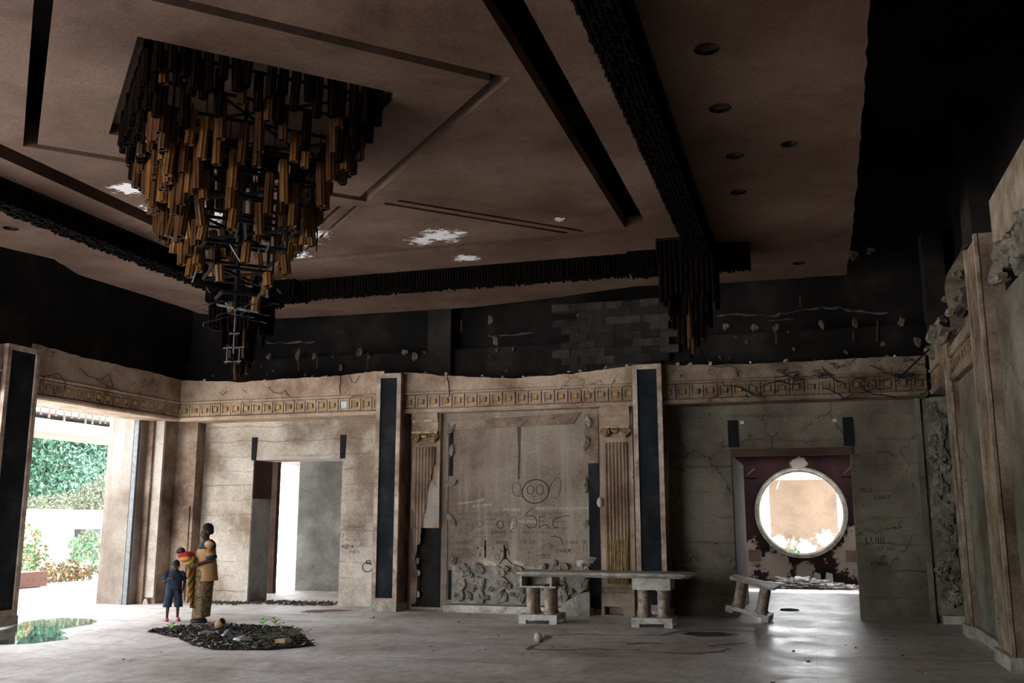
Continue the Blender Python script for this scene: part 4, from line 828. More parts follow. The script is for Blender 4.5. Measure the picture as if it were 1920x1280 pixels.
def corner_cluster(label, cx, cy, flip):
    t = thing('tube_cluster', (cx, cy, 4.0), label, 'light fitting')
    MB().box(cx - .42, cx + .42, cy - .42, cy + .42, CZ - .04, CZ + .005).build('backing_board', M_iron, t)
    pts = grid(min(cx - .95, cx + .85) if flip > 0 else cx - .85, cx + .85 if flip > 0 else cx + .95, cy + .15, cy + .75, 5.5) + grid(cx - .42, cx + .42, cy - .4, cy + .8, 5.45, .06)
    tubes_stuff('short_tubes', pts, .022, M_tubedark, t)
    me = [MB().cyl((0, 0), .03, -1, 0, 8).mesh('glass_rod', m_) for m_ in (M_tubedark, M_tubedark, M_ambdark)] + [MB().cyl((0, 0), .03, -1, 0, 8).mesh('glass_rod', M_amb2)]
    for half, zb, stp in ((.38, 4.9, .072), (.27, 4.62, .07), (.17, 4.36, .07), (.09, 4.16, .06)):
        k = int(2 * half / stp)
        for i in range(k + 1):
            for j in range(k + 1):
                if i in (0, k) or j in (0, k):
                    if random.random() < (.08 if half > .3 else .25): continue
                    inst('glass_rod', me[random.choice((0, 0, 1, 2))] if half > .2 else me[random.choice((1, 2, 3, 3))], t, (cx - half + 2 * half * i / k, cy - half + 2 * half * j / k, CZ - .02), (0, 0, 0), (1, 1, CZ - .02 - zb + random.uniform(-.06, .1)))
corner_cluster('dark stepped cluster of glass rods hanging at the far right ceiling corner', -1.52, 14.1, 1)
corner_cluster('dark stepped cluster of glass rods hanging at the far left ceiling corner', -9.2, 14.1, -1)

# ================================================================== STONE TABLE
def pedestal_parts(add, cx, cy, box_m, hollow):
    hx, hy = .29, .27
    # plinth with feet
    pl_ = MB().box(cx - .33, cx + .33, cy - .31, cy + .31, .06, .15)
    for sx in (-1, 1):
        for sy in (-1, 1): pl_.box(*sorted((cx + sx * .33, cx + sx * .2)), *sorted((cy + sy * .31, cy + sy * .18)), 0, .06)
    add(pl_, 'plinth', M_table)
    for sx in (-1, 1):
        for sy in (-1, 1):
            c = (cx + sx * .155, cy + sy * .14, .15)
            add(MB().lathe(c, [(.1, 0), (.1, .02), (.088, .035), (.085, .05), (.08, .06), (.08, .385), (.085, .395), (.085, .405), (.098, .415), (.1, .435)], 16), 'column', M_tabcol, True)
    if hollow:
        add(MB().box(cx - .32, cx + .3, cy - .28, cy + .28, .585, .61).box(cx - .32, cx - .28, cy - .28, cy + .28, .61, .77).box(cx + .2, cx + .24, cy - .28, cy + .28, .61, .77).box(cx - .28, cx + .2, cy + .2, cy + .23, .61, .77), 'box_frame', M_table)
        add(MB().box(cx - .27, cx + .19, cy + .15, cy + .19, .61, .76), 'box_back', M_table)
        for k in range(6): add(MB().obox((cx - .05 + k * .04, cy - .2, .615), (cx + .02 + k * .035, cy - .1, .63 + .01 * (k % 3)), .03, .01), 'litter', M_chip[k % 4])
    else:
        add(MB().box(cx - .31, cx + .31, cy - .29, cy + .29, .585, .77), 'box', box_m)
tb = thing('stone_table', (-3.3, 16.15, 0), 'long white marble table on two clusters of short columns', 'table')
A_ = lambda mb, nm, m_, sm=False: mb.build(nm, m_, tb, sm)
pedestal_parts(A_, -4.4, 16.15, M_table, True); pedestal_parts(A_, -2.5, 16.15, M_table, False)
def top_ring(e, z): 
    x0, x1, y0, y1, c = -4.74 - e, -1.86 + e, 15.75 - e, 16.6 + e, .1
    return [(x0 + c, y0, z), (x1 - c, y0, z), (x1, y0 + c, z), (x1, y1 - c, z), (x1 - c, y1, z), (x0 + c, y1, z), (x0, y1 - c, z), (x0, y0 + c, z)]
A_(MB().loft([top_ring(-.04, .77), top_ring(-.03, .78), top_ring(.0, .79), top_ring(.03, .815), top_ring(.03, .835), top_ring(-.02, .84), top_ring(-.02, .85)]), 'tabletop', M_table)
# tilted loose pedestal
tp_ = thing('table_pedestal', (-1.1, 17.5, 0), 'loose column pedestal tipped over sideways in the right doorway', 'pedestal')
def B_(mb, nm, m_, sm=False):
    me = mb.mesh(nm, m_, sm); o = bpy.data.objects.new(nm, me); COL.objects.link(o); o.parent = tp_; return o
B_(MB().box(-.37, .37, -.22, .22, .05, .11).box(-.37, -.25, -.22, .22, 0, .05).box(.25, .37, -.22, .22, 0, .05), 'plinth', M_table)
for sx in (-1, 1):
    for sy in (-1, 1): B_(MB().lathe((sx * .2, sy * .11, .11), [(.1, 0), (.09, .03), (.08, .05), (.08, .4), (.09, .42), (.1, .44)], 14), 'column', M_tabcol, True)
B_(MB().box(-.38, .38, -.24, .24, .55, .6), 'top_slab', M_table)
tp_.rotation_euler = (R(3), R(13), R(-8)); tp_.location = (-1.08, 17.52, .085)

# ================================================================== PEOPLE
def remesh_body(mb, name, m_, par, vox=.011, off=(0, 0, 0)):
    o = bpy.data.objects.new('tmp', mb.mesh('tmp', m_)); COL.objects.link(o)
    md = o.modifiers.new('r', 'REMESH'); md.mode = 'VOXEL'; md.voxel_size = vox; md.use_smooth_shade = True
    sm = o.modifiers.new('s', 'SMOOTH'); sm.iterations = 4; sm.factor = .5
    dg = bpy.context.evaluated_depsgraph_get(); me = bpy.data.meshes.new_from_object(o.evaluated_get(dg)); me.name = name
    bpy.data.objects.remove(o)
    if not me.materials: me.materials.append(m_)
    for p in me.polygons: p.use_smooth = True
    b_ = bpy.data.objects.new(name, me); COL.objects.link(b_)
    if par: b_.parent = par
    return b_
def add_local(mb, name, m_, par, smooth=True, solid=0, sub=0):
    me = mb.mesh(name, m_, smooth); o = bpy.data.objects.new(name, me); COL.objects.link(o); o.parent = par
    if solid: s_ = o.modifiers.new('s', 'SOLIDIFY'); s_.thickness = solid; s_.offset = -1
    if sub: u = o.modifiers.new('u', 'SUBSURF'); u.levels = sub; u.render_levels = sub
    return o
def ering(cx, cy, z, rx, ry, n_=20, wob=0, ph=0, k=6, tx=0):
    return [(cx + rx * (1 + wob * math.sin(k * 2 * math.pi * j / n_ + ph)) * math.cos(2 * math.pi * j / n_), cy + ry * (1 + wob * math.sin(k * 2 * math.pi * j / n_ + ph)) * math.sin(2 * math.pi * j / n_), z + tx * math.cos(2 * math.pi * j / n_)) for j in range(n_)]
def hand(mb, wrist, dirv, up, s=1.0, curl=.5):
    """palm plus five tapered fingers; dirv = pointing direction, up = back of hand"""
    wv = Vector(wrist); d = Vector(dirv).normalized(); u = Vector(up); u = (u - d * u.dot(d)).normalized(); a = d.cross(u)
    mb.cap(wv, wv + d * .045 * s, .024 * s, .03 * s); mb.cap(wv + d * .05 * s + a * .02 * s, wv + d * .05 * s - a * .02 * s, .022 * s, .022 * s)
    for k, L in enumerate((.034, .04, .038, .03)):
        b0 = wv + d * .065 * s + a * ((k - 1.5) * .018 * s); b1 = b0 + (d - u * curl * .4).normalized() * L * s; b2 = b1 + (d * .6 - u * curl).normalized() * L * .8 * s
        mb.cap(b0, b1, .0095 * s, .0088 * s, 6); mb.cap(b1, b2, .0088 * s, .007 * s, 6)
    t0 = wv + d * .02 * s + a * .025 * s; t1 = t0 + (d * .5 + a).normalized() * .035 * s; t2 = t1 + (d - u * .3).normalized() * .03 * s
    mb.cap(t0, t1, .012 * s, .01 * s, 6); mb.cap(t1, t2, .01 * s, .008 * s, 6)
def head(mb, c, s, nod=0, hx=1.0):
    """head centred at c facing +x: skull, jaw, nose, lips, ears, brows"""
    cn, sn = math.cos(nod), math.sin(nod)
    def T_(x, y, z): return (c[0] + s * (x * cn + z * sn), c[1] + s * y, c[2] + s * (-x * sn + z * cn))
    sub = MB()
    sub.ell((-.01, 0, .03), (.098, .078, .095), 14, 10); sub.ell((.03, 0, -.05), (.062, .056, .07), 12, 8); sub.ell((.055, 0, -.095), (.03, .03, .025), 8, 6)
    sub.cap((.088, 0, .01), (.106, 0, -.03), .008, .014, 6); sub.ell((.094, .012, -.033), (.012, .009, .009), 6, 5); sub.ell((.094, -.012, -.033), (.012, .009, .009), 6, 5)
    sub.ell((.088, 0, -.062), (.013, .024, .009), 8, 5); sub.ell((.084, 0, -.076), (.013, .02, .009), 8, 5)
    sub.cap((.083, .045, .028), (.09, .012, .027), .009, .01, 6); sub.cap((.083, -.045, .028), (.09, -.012, .027), .009, .01, 6)
    for sy in (-1, 1): sub.ell((-.012, sy * .079, -.012), (.02, .009, .031), 8, 6); sub.ell((.055, sy * .045, -.025), (.025, .02, .025), 8, 6)
    mb.add([T_(*p) for p in sub.v], sub.f)
    return T_
# --- woman: local +x forward, feet at z=0
wo = thing('person', (-9.9, 14.42, 0), 'woman in tan tunic and patterned wrap skirt standing holding a baby', 'person')
mb = MB()
TW = head(mb, (-.02, 0, 1.495), 1.06, .28)
mb.cap((-.035, 0, 1.30), (-.025, 0, 1.42), .05, .045)
mb.cap((-.05, .09, 1.27), (-.05, -.09, 1.27), .075, .075); mb.cap((-.04, 0, 1.2), (-.02, 0, 1.0), .13, .115); mb.cap((-.03, .06, .9), (-.03, -.06, .9), .13, .13)
for s in (-1, 1):
    mb.cap((-.05, s * .17, 1.28), (-.10, s * .215, 1.03), .05, .04); mb.cap((-.10, s * .215, 1.03), (.14, s * .165 + .012, .955), .038, .028)
    hand(mb, (.15, s * .162 + .012, .953), (1, -s * .45, -.02), (.1, s * .95, -.15), 1.0, .9)
    mb.cap((-.02, s * .085, .88), (-.01, s * .085, .46), .085, .055); mb.cap((-.01, s * .085, .46), (-.03, s * .085, .09), .052, .032)
    mb.cap((-.05, s * .085, .045), (.13, s * .09, .035), .035, .028)
body = remesh_body(mb, 'body', M_skin, wo)
hm = MB(); sub = MB(); sub.ell((-.026, 0, .052), (.098, .086, .088), 14, 9); sub.ell((-.07, 0, .0), (.045, .06, .06), 10, 7); hm.add([TW(*p) for p in sub.v], sub.f); add_local(hm, 'hair', M_hair, wo)
for s in (-1, 1):
    e = MB().ell((0, 0, 0), (.006, .011, .006), 8, 5); e.v = [TW(x + .086, y + s * .03, z + .008) for x, y, z in e.v]; add_local(e, 'eye', M_white, wo)
    p_ = MB().ell((0, 0, 0), (.004, .006, .0058), 8, 5); p_.v = [TW(x + .0905, y + s * .03, z + .007) for x, y, z in p_.v]; add_local(p_, 'pupil', M_hair, wo)
tun = MB().loft([ering(-.045, 0, 1.345, .075, .075), ering(-.05, 0, 1.315, .105, .15), ering(-.05, 0, 1.27, .12, .195), ering(-.03, 0, 1.17, .155, .185, wob=.01), ering(-.035, 0, 1.05, .16, .18, wob=.015), ering(-.05, 0, .93, .165, .19, wob=.025, k=7), ering(-.06, 0, .80, .165, .2, wob=.035, k=7), ering(-.065, 0, .69, .175, .215, wob=.045, k=7)], cap=False)
add_local(tun, 'tunic', M_tunic, wo, True, .008)
yk = MB().loft([ering(-.045, 0, 1.37, .066, .068), ering(-.047, 0, 1.345, .09, .1), ering(-.05, 0, 1.318, .117, .162), ering(-.045, 0, 1.27, .135, .203), ering(-.03, 0, 1.225, .152, .2, tx=-.01)], cap=False); add_local(yk, 'collar_yoke', M_navycloth, wo, True, .006)
for s in (-1, 1):
    sl = MB().tube([(-.045, s * .13, 1.3), (-.055, s * .19, 1.265), (-.075, s * .215, 1.17), (-.09, s * .225, 1.08)], [.075, .085, .082, .086], 14); add_local(sl, 'sleeve', M_tunic, wo)
    cf = MB().tube([(-.088, s * .225, 1.11), (-.095, s * .228, 1.055)], [.088, .09], 14); add_local(cf, 'cuff', M_navycloth, wo)
sk = MB().loft([ering(-.04, 0, .95, .14, .16), ering(-.03, 0, .82, .155, .185), ering(-.02, 0, .6, .15, .18, wob=.03, k=5), ering(-.01, 0, .35, .145, .17, wob=.05, k=5, ph=.5), ering(-.005, 0, .13, .14, .165, wob=.06, k=5, ph=1, tx=-.02), ering(-.005, 0, .09, .14, .165, wob=.06, k=5, ph=1, tx=-.02)], cap=False)
add_local(sk, 'wrap_skirt', M_skirt, wo, True, .006)
for s in (-1, 1):
    sh = MB().loft([ering(.03, s * .09, 0, .125, .045, 14), ering(.03, s * .09, .025, .13, .05, 14), ering(.01, s * .09, .055, .1, .045, 14), ering(-.02, s * .09, .075, .06, .04, 14)]); add_local(sh, 'shoe', M_shoe, wo)
ban = MB().tube([(.125 + .012 * math.cos(a), .18 + .034 * math.cos(a), .958 + .034 * math.sin(a)) for a in [k * .52 for k in range(13)]], .005, 5); add_local(ban, 'bracelet', M_gold, wo)
wo.rotation_euler = (0, 0, R(-138))
# --- baby wrapped in cloth, carried on her arms (own thing)
def w2(p): return Matrix.Translation(wo.location) @ Matrix.Rotation(R(-138), 4, 'Z') @ Vector(p)
ba = thing('baby', tuple(w2((.275, 0, 1.03))), 'small baby wrapped in red and orange cloth in the arms of the woman', 'baby')
ba.rotation_euler = (0, 0, R(-138))
mb = MB()
hb = head(mb, (.115, .02, .15), .6, -.9)
mb.cap((.05, .02, .11), (-.05, .02, .07), .04, .06); mb.cap((.06, .05, .12), (.1, .07, .1), .018, .014)
mb.cap((-.05, .03, .05), (-.1, .03, .0), .04, .03)
remesh_body(mb, 'body', M_skin, ba, .007)
add_local(MB().loft([ering(0, .02, .0, .03, .03), ering(.01, .02, .03, .12, .085, wob=.05), ering(.02, .02, .075, .14, .095, wob=.07, k=5), ering(.015, .02, .12, .11, .09, wob=.08, k=5), ering(.0, .02, .145, .05, .05)], True), 'red_wrap', M_red, ba)
add_local(MB().loft([ering(-.1, .02, -.14, .035, .05, wob=.1, k=4), ering(-.075, .03, -.1, .09, .1, wob=.06, k=5), ering(-.05, .03, -.02, .15, .13, wob=.04, k=5), ering(-.02, .03, .035, .15, .12, wob=.04, k=5), ering(.0, .03, .07, .1, .1)], False), 'orange_sling', M_orange, ba, True, .008)
sd_ = MB(); rings = []
for k in range(12):
    u = k / 11; z = .0 - .78 * u; rings.append([(-.01 - .055 * u + .02 * math.sin(j * 1.7 + 4 * u) - .032 * j, .1 - .035 * j * (1 - .55 * u), z) for j in range(5)])
sd_.loft(rings, cap=False, closed=False); add_local(sd_, 'hanging_cloth_end', M_orange, ba, True, .012)
# --- child
ki = thing('person', (-10.52, 14.5, 0), 'small child in dark blue shirt and shorts looking down', 'person')
mb = MB()
TK = head(mb, (.03, .005, .915), .82, .55)
mb.cap((0, 0, .80), (.015, 0, .86), .033, .033)
mb.cap((0, .07, .79), (0, -.07, .79), .05, .05); mb.cap((0, 0, .74), (0, 0, .6), .085, .085); mb.cap((0, .035, .52), (0, -.035, .52), .085, .085)
mb.cap((0, -.115, .79), (-.01, -.165, .655), .033, .027); mb.cap((-.01, -.165, .655), (.095, -.075, .715), .026, .02); hand(mb, (.1, -.07, .72), (.2, 1, .15), (.8, -.2, .5), .72, .6)
mb.cap((0, .115, .79), (-.02, .175, .66), .033, .027); mb.cap((-.02, .175, .66), (.05, .15, .55), .026, .02); hand(mb, (.052, .149, .545), (.2, -.1, -1), (.3, 1, 0), .72, .4)
for s in (-1, 1):
    mb.cap((0, s * .065, .5), (.005, s * .08, .27), .06, .036); mb.cap((.005, s * .08, .27), (0, s * .085, .06), .033, .022); mb.cap((-.02, s * .085, .03), (.07, s * .095, .022), .022, .02)
remesh_body(mb, 'body', M_skin, ki, .009)
hm = MB(); sub = MB(); sub.ell((-.018, 0, .045), (.098, .083, .086), 14, 9); hm.add([TK(*p) for p in sub.v], sub.f); add_local(hm, 'hair', M_hair, ki)
for s in (-1, 1):
    e = MB().ell((0, 0, 0), (.006, .011, .006), 8, 5); e.v = [TK(x + .086, y + s * .03, z + .008) for x, y, z in e.v]; add_local(e, 'eye', M_white, ki)
add_local(MB().loft([ering(0, 0, .845, .045, .05), ering(0, 0, .825, .06, .095), ering(0, 0, .79, .08, .135), ering(0, 0, .72, .1, .13), ering(0, 0, .62, .105, .122, wob=.02), ering(0, 0, .535, .11, .128, wob=.04)], False), 'shirt', M_denim, ki, True, .006)
for s in (-1, 1):
    add_local(MB().tube([(0, s * .09, .805), (0, s * .13, .775), (-.01, s * .165, .69)], [.05, .055, .06], 12), 'sleeve', M_denim, ki)
    add_local(MB().loft([ering(0, s * .055, .55, .09, .068), ering(0, s * .066, .45, .09, .066), ering(.0, s * .086, .33, .078, .06, wob=.04), ering(.0, s * .092, .235, .082, .066, wob=.05)], False), 'trouser_leg', M_denim, ki, True, .006)
    add_local(MB().loft([ering(.025, s * .093, 0, .085, .036, 12), ering(.025, s * .093, .02, .088, .04, 12), ering(.01, s * .093, .045, .06, .034, 12), ering(-.01, s * .093, .06, .035, .028, 12)]), 'shoe', M_pink, ki)
add_local(MB().tube([(.09, .03, .83), (.085, .02, .7), (.1, .04, .55), (.1, .1, .42)], .006, 5), 'cord', M_wire, ki)
ki.rotation_euler = (0, 0, R(-50))

# ================================================================== DEBRIS PATCH
pit = [(275, 1184), (340, 1175), (440, 1173), (555, 1179), (562, 1191), (587, 1211), (500, 1219), (400, 1219), (365, 1210), (330, 1196)]
pp = [onZ(x, y) for x, y in pit]; cc = sum(pp, Vector()) / len(pp)
def inside(x, y):
    c = False; j = len(pp) - 1
    for i in range(len(pp)):
        if (pp[i].y > y) != (pp[j].y > y) and x < (pp[j].x - pp[i].x) * (y - pp[i].y) / (pp[j].y - pp[i].y) + pp[i].x: c = not c
        j = i
    return c
mb = MB(); ringsv = []
for s, z in ((1.0, .0), (.95, .008), (.6, .012), (.3, .015), (.02, .018)):
    ringsv.append([(cc.x + (p.x - cc.x) * s, cc.y + (p.y - cc.y) * s, z) for p in jag([tuple(q.xy) for q in pp] + [tuple(pp[0].xy)], .25, .0)])
for i, rg in enumerate(ringsv): ringsv[i] = [(x + random.uniform(-.05, .05), y + random.uniform(-.05, .05), z + (random.uniform(0, .01) if z else .003)) for x, y, z in rg]
so = mb.loft(ringsv, cap=False).build('soil_patch', M_soil); tag(so, 'dark diamond-shaped patch of soil on the floor', 'soil', None, 'stuff')
mb = MB(); cnts = (1300, 600, 170, 500); midx = []
for ci, cnt in enumerate(cnts):
    k = 0
    while k < cnt:
        x = random.uniform(-9.9, -6.5); y = random.uniform(11.4, 14.1)
        if not inside(x, y): continue
        if ci == 2 and random.random() < .6 and y > 12.6: continue
        k += 1; a = random.uniform(0, 6.28); L = random.uniform(.02, .075); z = .016 + random.uniform(0, .02)
        mb.obox((x, y, z), (x + L * math.cos(a), y + L * math.sin(a), z + random.uniform(-.008, .022)), random.uniform(.012, .045), random.uniform(.004, .014)); midx += [ci] * 6
o = mb.build('debris_litter', M_chip); o.data.polygons.foreach_set('material_index', midx)
tag(o, 'black, grey and pale litter strewn over the dark soil patch', 'litter', None, 'stuff')
p = onZ(412, 1181)
co = thing('coconut_shell', tuple(p), 'tan coconut husk lying open on the soil patch', 'coconut')
o = MB().lathe((0, 0, 0), [(.015, -.09), (.05, -.075), (.072, -.02), (.072, .04), (.058, .075), (.05, .072), (.062, .035), (.06, -.02), (.04, -.06), (.005, -.07)], 14).build('shell', M_coconut, None, True); o.parent = co; o.location = (0, 0, .1); o.rotation_euler = (.5, .9, .4)
p = onZ(428, 1196); mb = MB()
mb.loft([[(p.x + rr * math.cos(2 * math.pi * j / 11) * random.uniform(.7, 1.2), p.y + rr * math.sin(2 * math.pi * j / 11) * random.uniform(.7, 1.2), z) for j in range(11)] for rr, z in ((.11, .02), (.1, .06), (.05, .1), (.015, .13))])
tag(mb.build('crumpled_bag', M_bag), 'crumpled blue-grey plastic bag on the soil patch', 'bag')
p = onZ(455, 1205); mb = MB(); mb.loft([[(p.x + rr * math.cos(2 * math.pi * j / 9) * random.uniform(.7, 1.3), p.y + rr * math.sin(2 * math.pi * j / 9), z) for j in range(9)] for rr, z in ((.13, .03), (.11, .07), (.03, .1))])
tag(mb.build('white_plastic_scrap', plain('pale_plastic', (.22, .23, .28), .4)), 'pale torn plastic scrap at the front of the soil patch', 'plastic scrap')
a = onZ(372, 1195); b_ = onZ(402, 1193)
tag(MB().tube([a + Vector((0, 0, .06)), a.lerp(b_, .5) + Vector((0, .02, .075)), b_ + Vector((0, 0, .06))], [.018, .022, .016], 7).build('pale_stick', M_chip[2]), 'pale stick lying across the black litter', 'stick')
a = onZ(515, 1212); tag(MB().prism([(a.x, a.y), (a.x + .14, a.y + .02), (a.x + .2, a.y + .12), (a.x + .06, a.y + .14)], .05, .1).build('bark_piece', M_coconut), 'brown bark piece on the front edge of the soil patch', 'bark')
for i, (x, y, lab) in enumerate([(492, 1182, 'green seedling with three leaves near the back of the soil patch'), (516, 1180, 'green seedling nearest the doorway end of the soil patch'), (319, 1185, 'tiny green seedling at the thin end of the soil patch')]):
    p = onZ(x, y); t = thing('seedling', tuple(p), lab, 'seedling', None)
    MB().tube([p + Vector((0, 0, .02)), p + Vector((.01, 0, .1))], .005, 5).build('stalk', M_green, t)
    for k in range(5 if i < 2 else 3):
        a = k * 2.1 + i; q = p + Vector((.01, 0, .06 + .02 * k)); e = q + Vector((.09 * math.cos(a), .09 * math.sin(a), .05)); sd2 = Vector((-math.sin(a), math.cos(a), 0)) * .028
        MB().add([q, q.lerp(e, .5) + sd2 + Vector((0, 0, .015)), e, q.lerp(e, .5) - sd2 + Vector((0, 0, .015)), q.lerp(e, .5) + Vector((0, 0, -.004))], [(0, 1, 2, 3), (0, 4, 1), (1, 4, 2), (2, 4, 3), (3, 4, 0)]).build('leaf', M_green, t)
gm = MB()
for k in range(160):
    x = random.uniform(-7.7, -7.0); y = random.uniform(12.2, 13.2)
    if not inside(x, y): continue
    a = random.uniform(0, 6.28); gm.tube([(x, y, .04), (x + .08 * math.cos(a), y + .08 * math.sin(a), .1), (x + .2 * math.cos(a), y + .2 * math.sin(a), .09)], .003, 3)
tag(gm.build('dry_grass', M_grass), 'dry straw grass on the right of the soil patch', 'grass', None, 'stuff')

# ================================================================== FLOOR: PUDDLES, STAINS, STONE, WALL-FOOT LITTER
def flat(name, pxs, m_, label, cat, z=.006, jit=.0, kind=None):
    q = [onZ(x, y) for x, y in pxs]; pts = jag([tuple(v.xy) for v in q] + [tuple(q[0].xy)], .12, jit)
    o = MB().prism([tuple(v) for v in pts], 0.001, z).build(name, m_); return tag(o, label, cat, None, kind)
flat('puddle', [(-30, 1188), (15, 1178), (45, 1166), (80, 1160), (120, 1158.5), (165, 1160), (185, 1164), (170, 1170), (110, 1180), (125, 1186), (115, 1190), (128, 1198), (60, 1206), (0, 1209), (-30, 1206)], M_water, 'shallow rain puddle reflecting the trees by the left opening', 'puddle', .005, .02)
flat('puddle', [(1275, 1188), (1300, 1184), (1350, 1185), (1388, 1190), (1360, 1193), (1310, 1193)], M_wet, 'dark damp patch on the floor in front of the stone table', 'damp patch', .004, .02)
def stain(pxs, wd, m_=M_stain):
    q = [onZ(x, y) for x, y in pxs]; q = [v + Vector((random.uniform(-.04, .04), random.uniform(-.06, .06), 0)) for a_, b2 in zip(q, q[1:]) for v in (a_, a_.lerp(b2, .33), a_.lerp(b2, .66))] + [q[-1]]
    mb = MB(); L_ = []; R_ = []
    for i, v in enumerate(q):
        d = (q[min(i + 1, len(q) - 1)] - q[max(i - 1, 0)]).normalized(); nn = Vector((-d.y, d.x, 0)); ww = wd * random.uniform(.3, 1.2)
        L_.append((v.x + nn.x * ww, v.y + nn.y * ww, .004)); R_.append((v.x - nn.x * ww, v.y - nn.y * ww, .004))
    k = len(L_); mb.v = L_ + R_; mb.f = [(i, k + i, k + i + 1, i + 1) for i in range(k - 1)]
    return mb
wsn = stain([(1010, 1208), (990, 1217), (1040, 1219), (1120, 1217), (1190, 1219), (1290, 1225), (1340, 1224), (1370, 1217), (1330, 1211), (1400, 1205)], .05).build('floor_stain', M_stain); tag(wsn, 'red-brown tide line of a dried puddle on the floor', 'stain')
o = stain([(1010, 1205), (1030, 1191), (1090, 1189), (1180, 1192), (1240, 1190), (1300, 1180), (1420, 1184)], .045).build('floor_stain', M_stain); tag(o, 'red-brown tide line before the table', 'stain')
o = stain([(1180, 1209), (1200, 1205), (1240, 1206)], .09).build('floor_stain', M_stain); tag(o, 'short red-brown blotch inside the dried puddle', 'stain')
o = stain([(580, 1148), (610, 1144), (650, 1145)], .25).build('floor_stain', M_brick); tag(o, 'rust-red dust before the left doorway', 'stain')
p = onZ(1009, 1204); tag(MB().lathe((p.x, p.y, .0), [(.02, .0), (.05, .02), (.062, .06), (.055, .1), (.035, .13), (.01, .145)], 12).build('round_stone', M_table, None, True), 'egg-shaped pale stone standing on the bare floor', 'stone')
chipm = [MB().box(-.5, .5, -.35, .35, 0, .4).mesh('floor_chip', m_) for m_ in (M_chip[2], M_chip[1], M_chip[3])]
for k in range(46):
    x = random.uniform(-9, 1.6); y = random.uniform(9.5, 17.2)
    if inside(x, y): continue
    s = random.uniform(.015, .04); o = inst('floor_chip', random.choice(chipm), None, (x, y, 0), (0, 0, random.uniform(0, 3)), (s, s, s)); tag(o, 'tiny plaster chip lying loose on the hall floor', 'chip', 'loose chips on the hall floor')
mb = MB()
for k in range(420):
    x = random.uniform(-12.4, -9.3); y = 17.94 - abs(random.gauss(0, .18)); 
    if x > -11.2: y = random.uniform(17.8, 18.6)
    a = random.uniform(0, 6.28); L = random.uniform(.02, .08); mb.obox((x, y, .012), (x + L * math.cos(a), y + L * math.sin(a), .02 + random.uniform(0, .03)), .03, .015)
tag(mb.build('wall_foot_litter', M_chip[1]), 'leaf and plaster litter along the foot of the left doorway wall', 'litter', None, 'stuff')
# rubble in moon room
mb = MB(); mi = []
for k in range(300):
    x = random.gauss(-.25, .55); y = 26.3 + random.uniform(-.45, .4); h = max(0, .22 - abs(x + .25) * .2); a = random.uniform(0, 6.28); L = random.uniform(.1, .35)
    z = random.uniform(.02, .05 + h); mb.obox((x, y, z), (x + L * math.cos(a), y + L * math.sin(a), z + random.uniform(-.02, .06)), random.uniform(.05, .15), .02); mi += [k % 2] * 6
o = mb.build('rubble_heap', [M_white, M_chip[2]]); o.data.polygons.foreach_set('material_index', mi); tag(o, 'heap of pale broken boards under the moon gate', 'rubble', None, 'stuff')
for (x, y, lab) in [(1531, 1092, 'upright broken slab leaning below the moon gate'), (1553, 1094, 'short broken slab below the right edge of the moon gate')]:
    p = onZ(x, y); MBo = MB().prismY([(p.x - .12, 0), (p.x + .12, 0), (p.x + .1, .32), (p.x - .05, .36)], 27.0, 27.06).build('broken_board', M_grey); tag(MBo, lab, 'board')
p = onZ(1480, 1144); tag(MB().loft([[(p.x + rr * math.cos(.7 * j) * 1.6, p.y + rr * math.sin(.7 * j), z) for j in range(9)] for rr, z in ((.12, .003), (.1, .03), (.02, .04))]).build('teal_rag', plain('teal_cloth', (.03, .1, .11), .8)), 'small teal rag on the floor of the moon gate room', 'rag')

# ================================================================== WIRES ALONG THE FRIEZES
def wire(pts, r_=.008, lab=None, par=None): return MB().tube(pts, r_, 5).build('loose_wire', M_wire, par)
wt = thing('loose_wiring', (-.2, YF, 4.2), 'tangle of burnt black wires draped over the right frieze', 'wiring')
random.seed(21)
for k in range(26):
    x = random.uniform(-2.2, 1.9); z = random.uniform(3.95, 4.42); pts = [(x, YF - .045, z)]
    for i in range(random.randint(4, 9)):
        x += random.uniform(-.18, .22); z += random.uniform(-.12, .09); z = max(3.75, min(4.44, z)); pts.append((x, YF - .05 - random.uniform(0, .02), z))
    wire(pts, random.uniform(.005, .011), par=wt)
wt2 = thing('loose_wiring', (-9, YF, 4.3), 'few burnt wires hanging on the frieze left of the graffiti wall', 'wiring')
for pts in ([(638, 705), (639, 715), (637, 725), (638, 738)], [(655, 703), (660, 716), (666, 718), (674, 704)], [(503, 725), (512, 735), (525, 738), (535, 732), (543, 743)], [(655, 748), (662, 742), (680, 742)], [(412, 735), (418, 740), (425, 734)], [(455, 730), (462, 736)]):
    wire([onY(x, y, YF - .04) for x, y in pts], .012 if pts[0][0] == 638 else .007, par=wt2)
wt3 = thing('loose_wiring', (-6, YF, 4.3), 'single frayed wire hanging over the graffiti frieze', 'wiring'); wire([onY(x, y, YF - .04) for x, y in ((838, 706), (841, 716), (842, 728), (843, 740), (838, 748))], .011, par=wt3)
wt4 = thing('loose_wiring', (XL, 15, 4.3), 'dark wire scribbles on the frieze over the left opening', 'wiring')
for pts in ([(70, 720), (85, 705), (110, 700), (125, 720), (118, 735)], [(150, 690), (165, 705), (190, 712), (205, 700), (212, 725)], [(95, 725), (105, 740)], [(180, 712), (200, 722), (230, 735)]):
    wire([onX(x, y, XL + .045) for x, y in pts], .008, par=wt4)
crumbs = [plate_mesh(k + 80, M_plasterbit, .7) for k in range(4)]
bar = MB().obox(onY(1742, 655, 17.2), onY(1684, 710, 17.2), .03, .03).build('fallen_bar', M_iron); tag(bar, 'black iron bar slanting down over the right end of the frieze', 'bar')
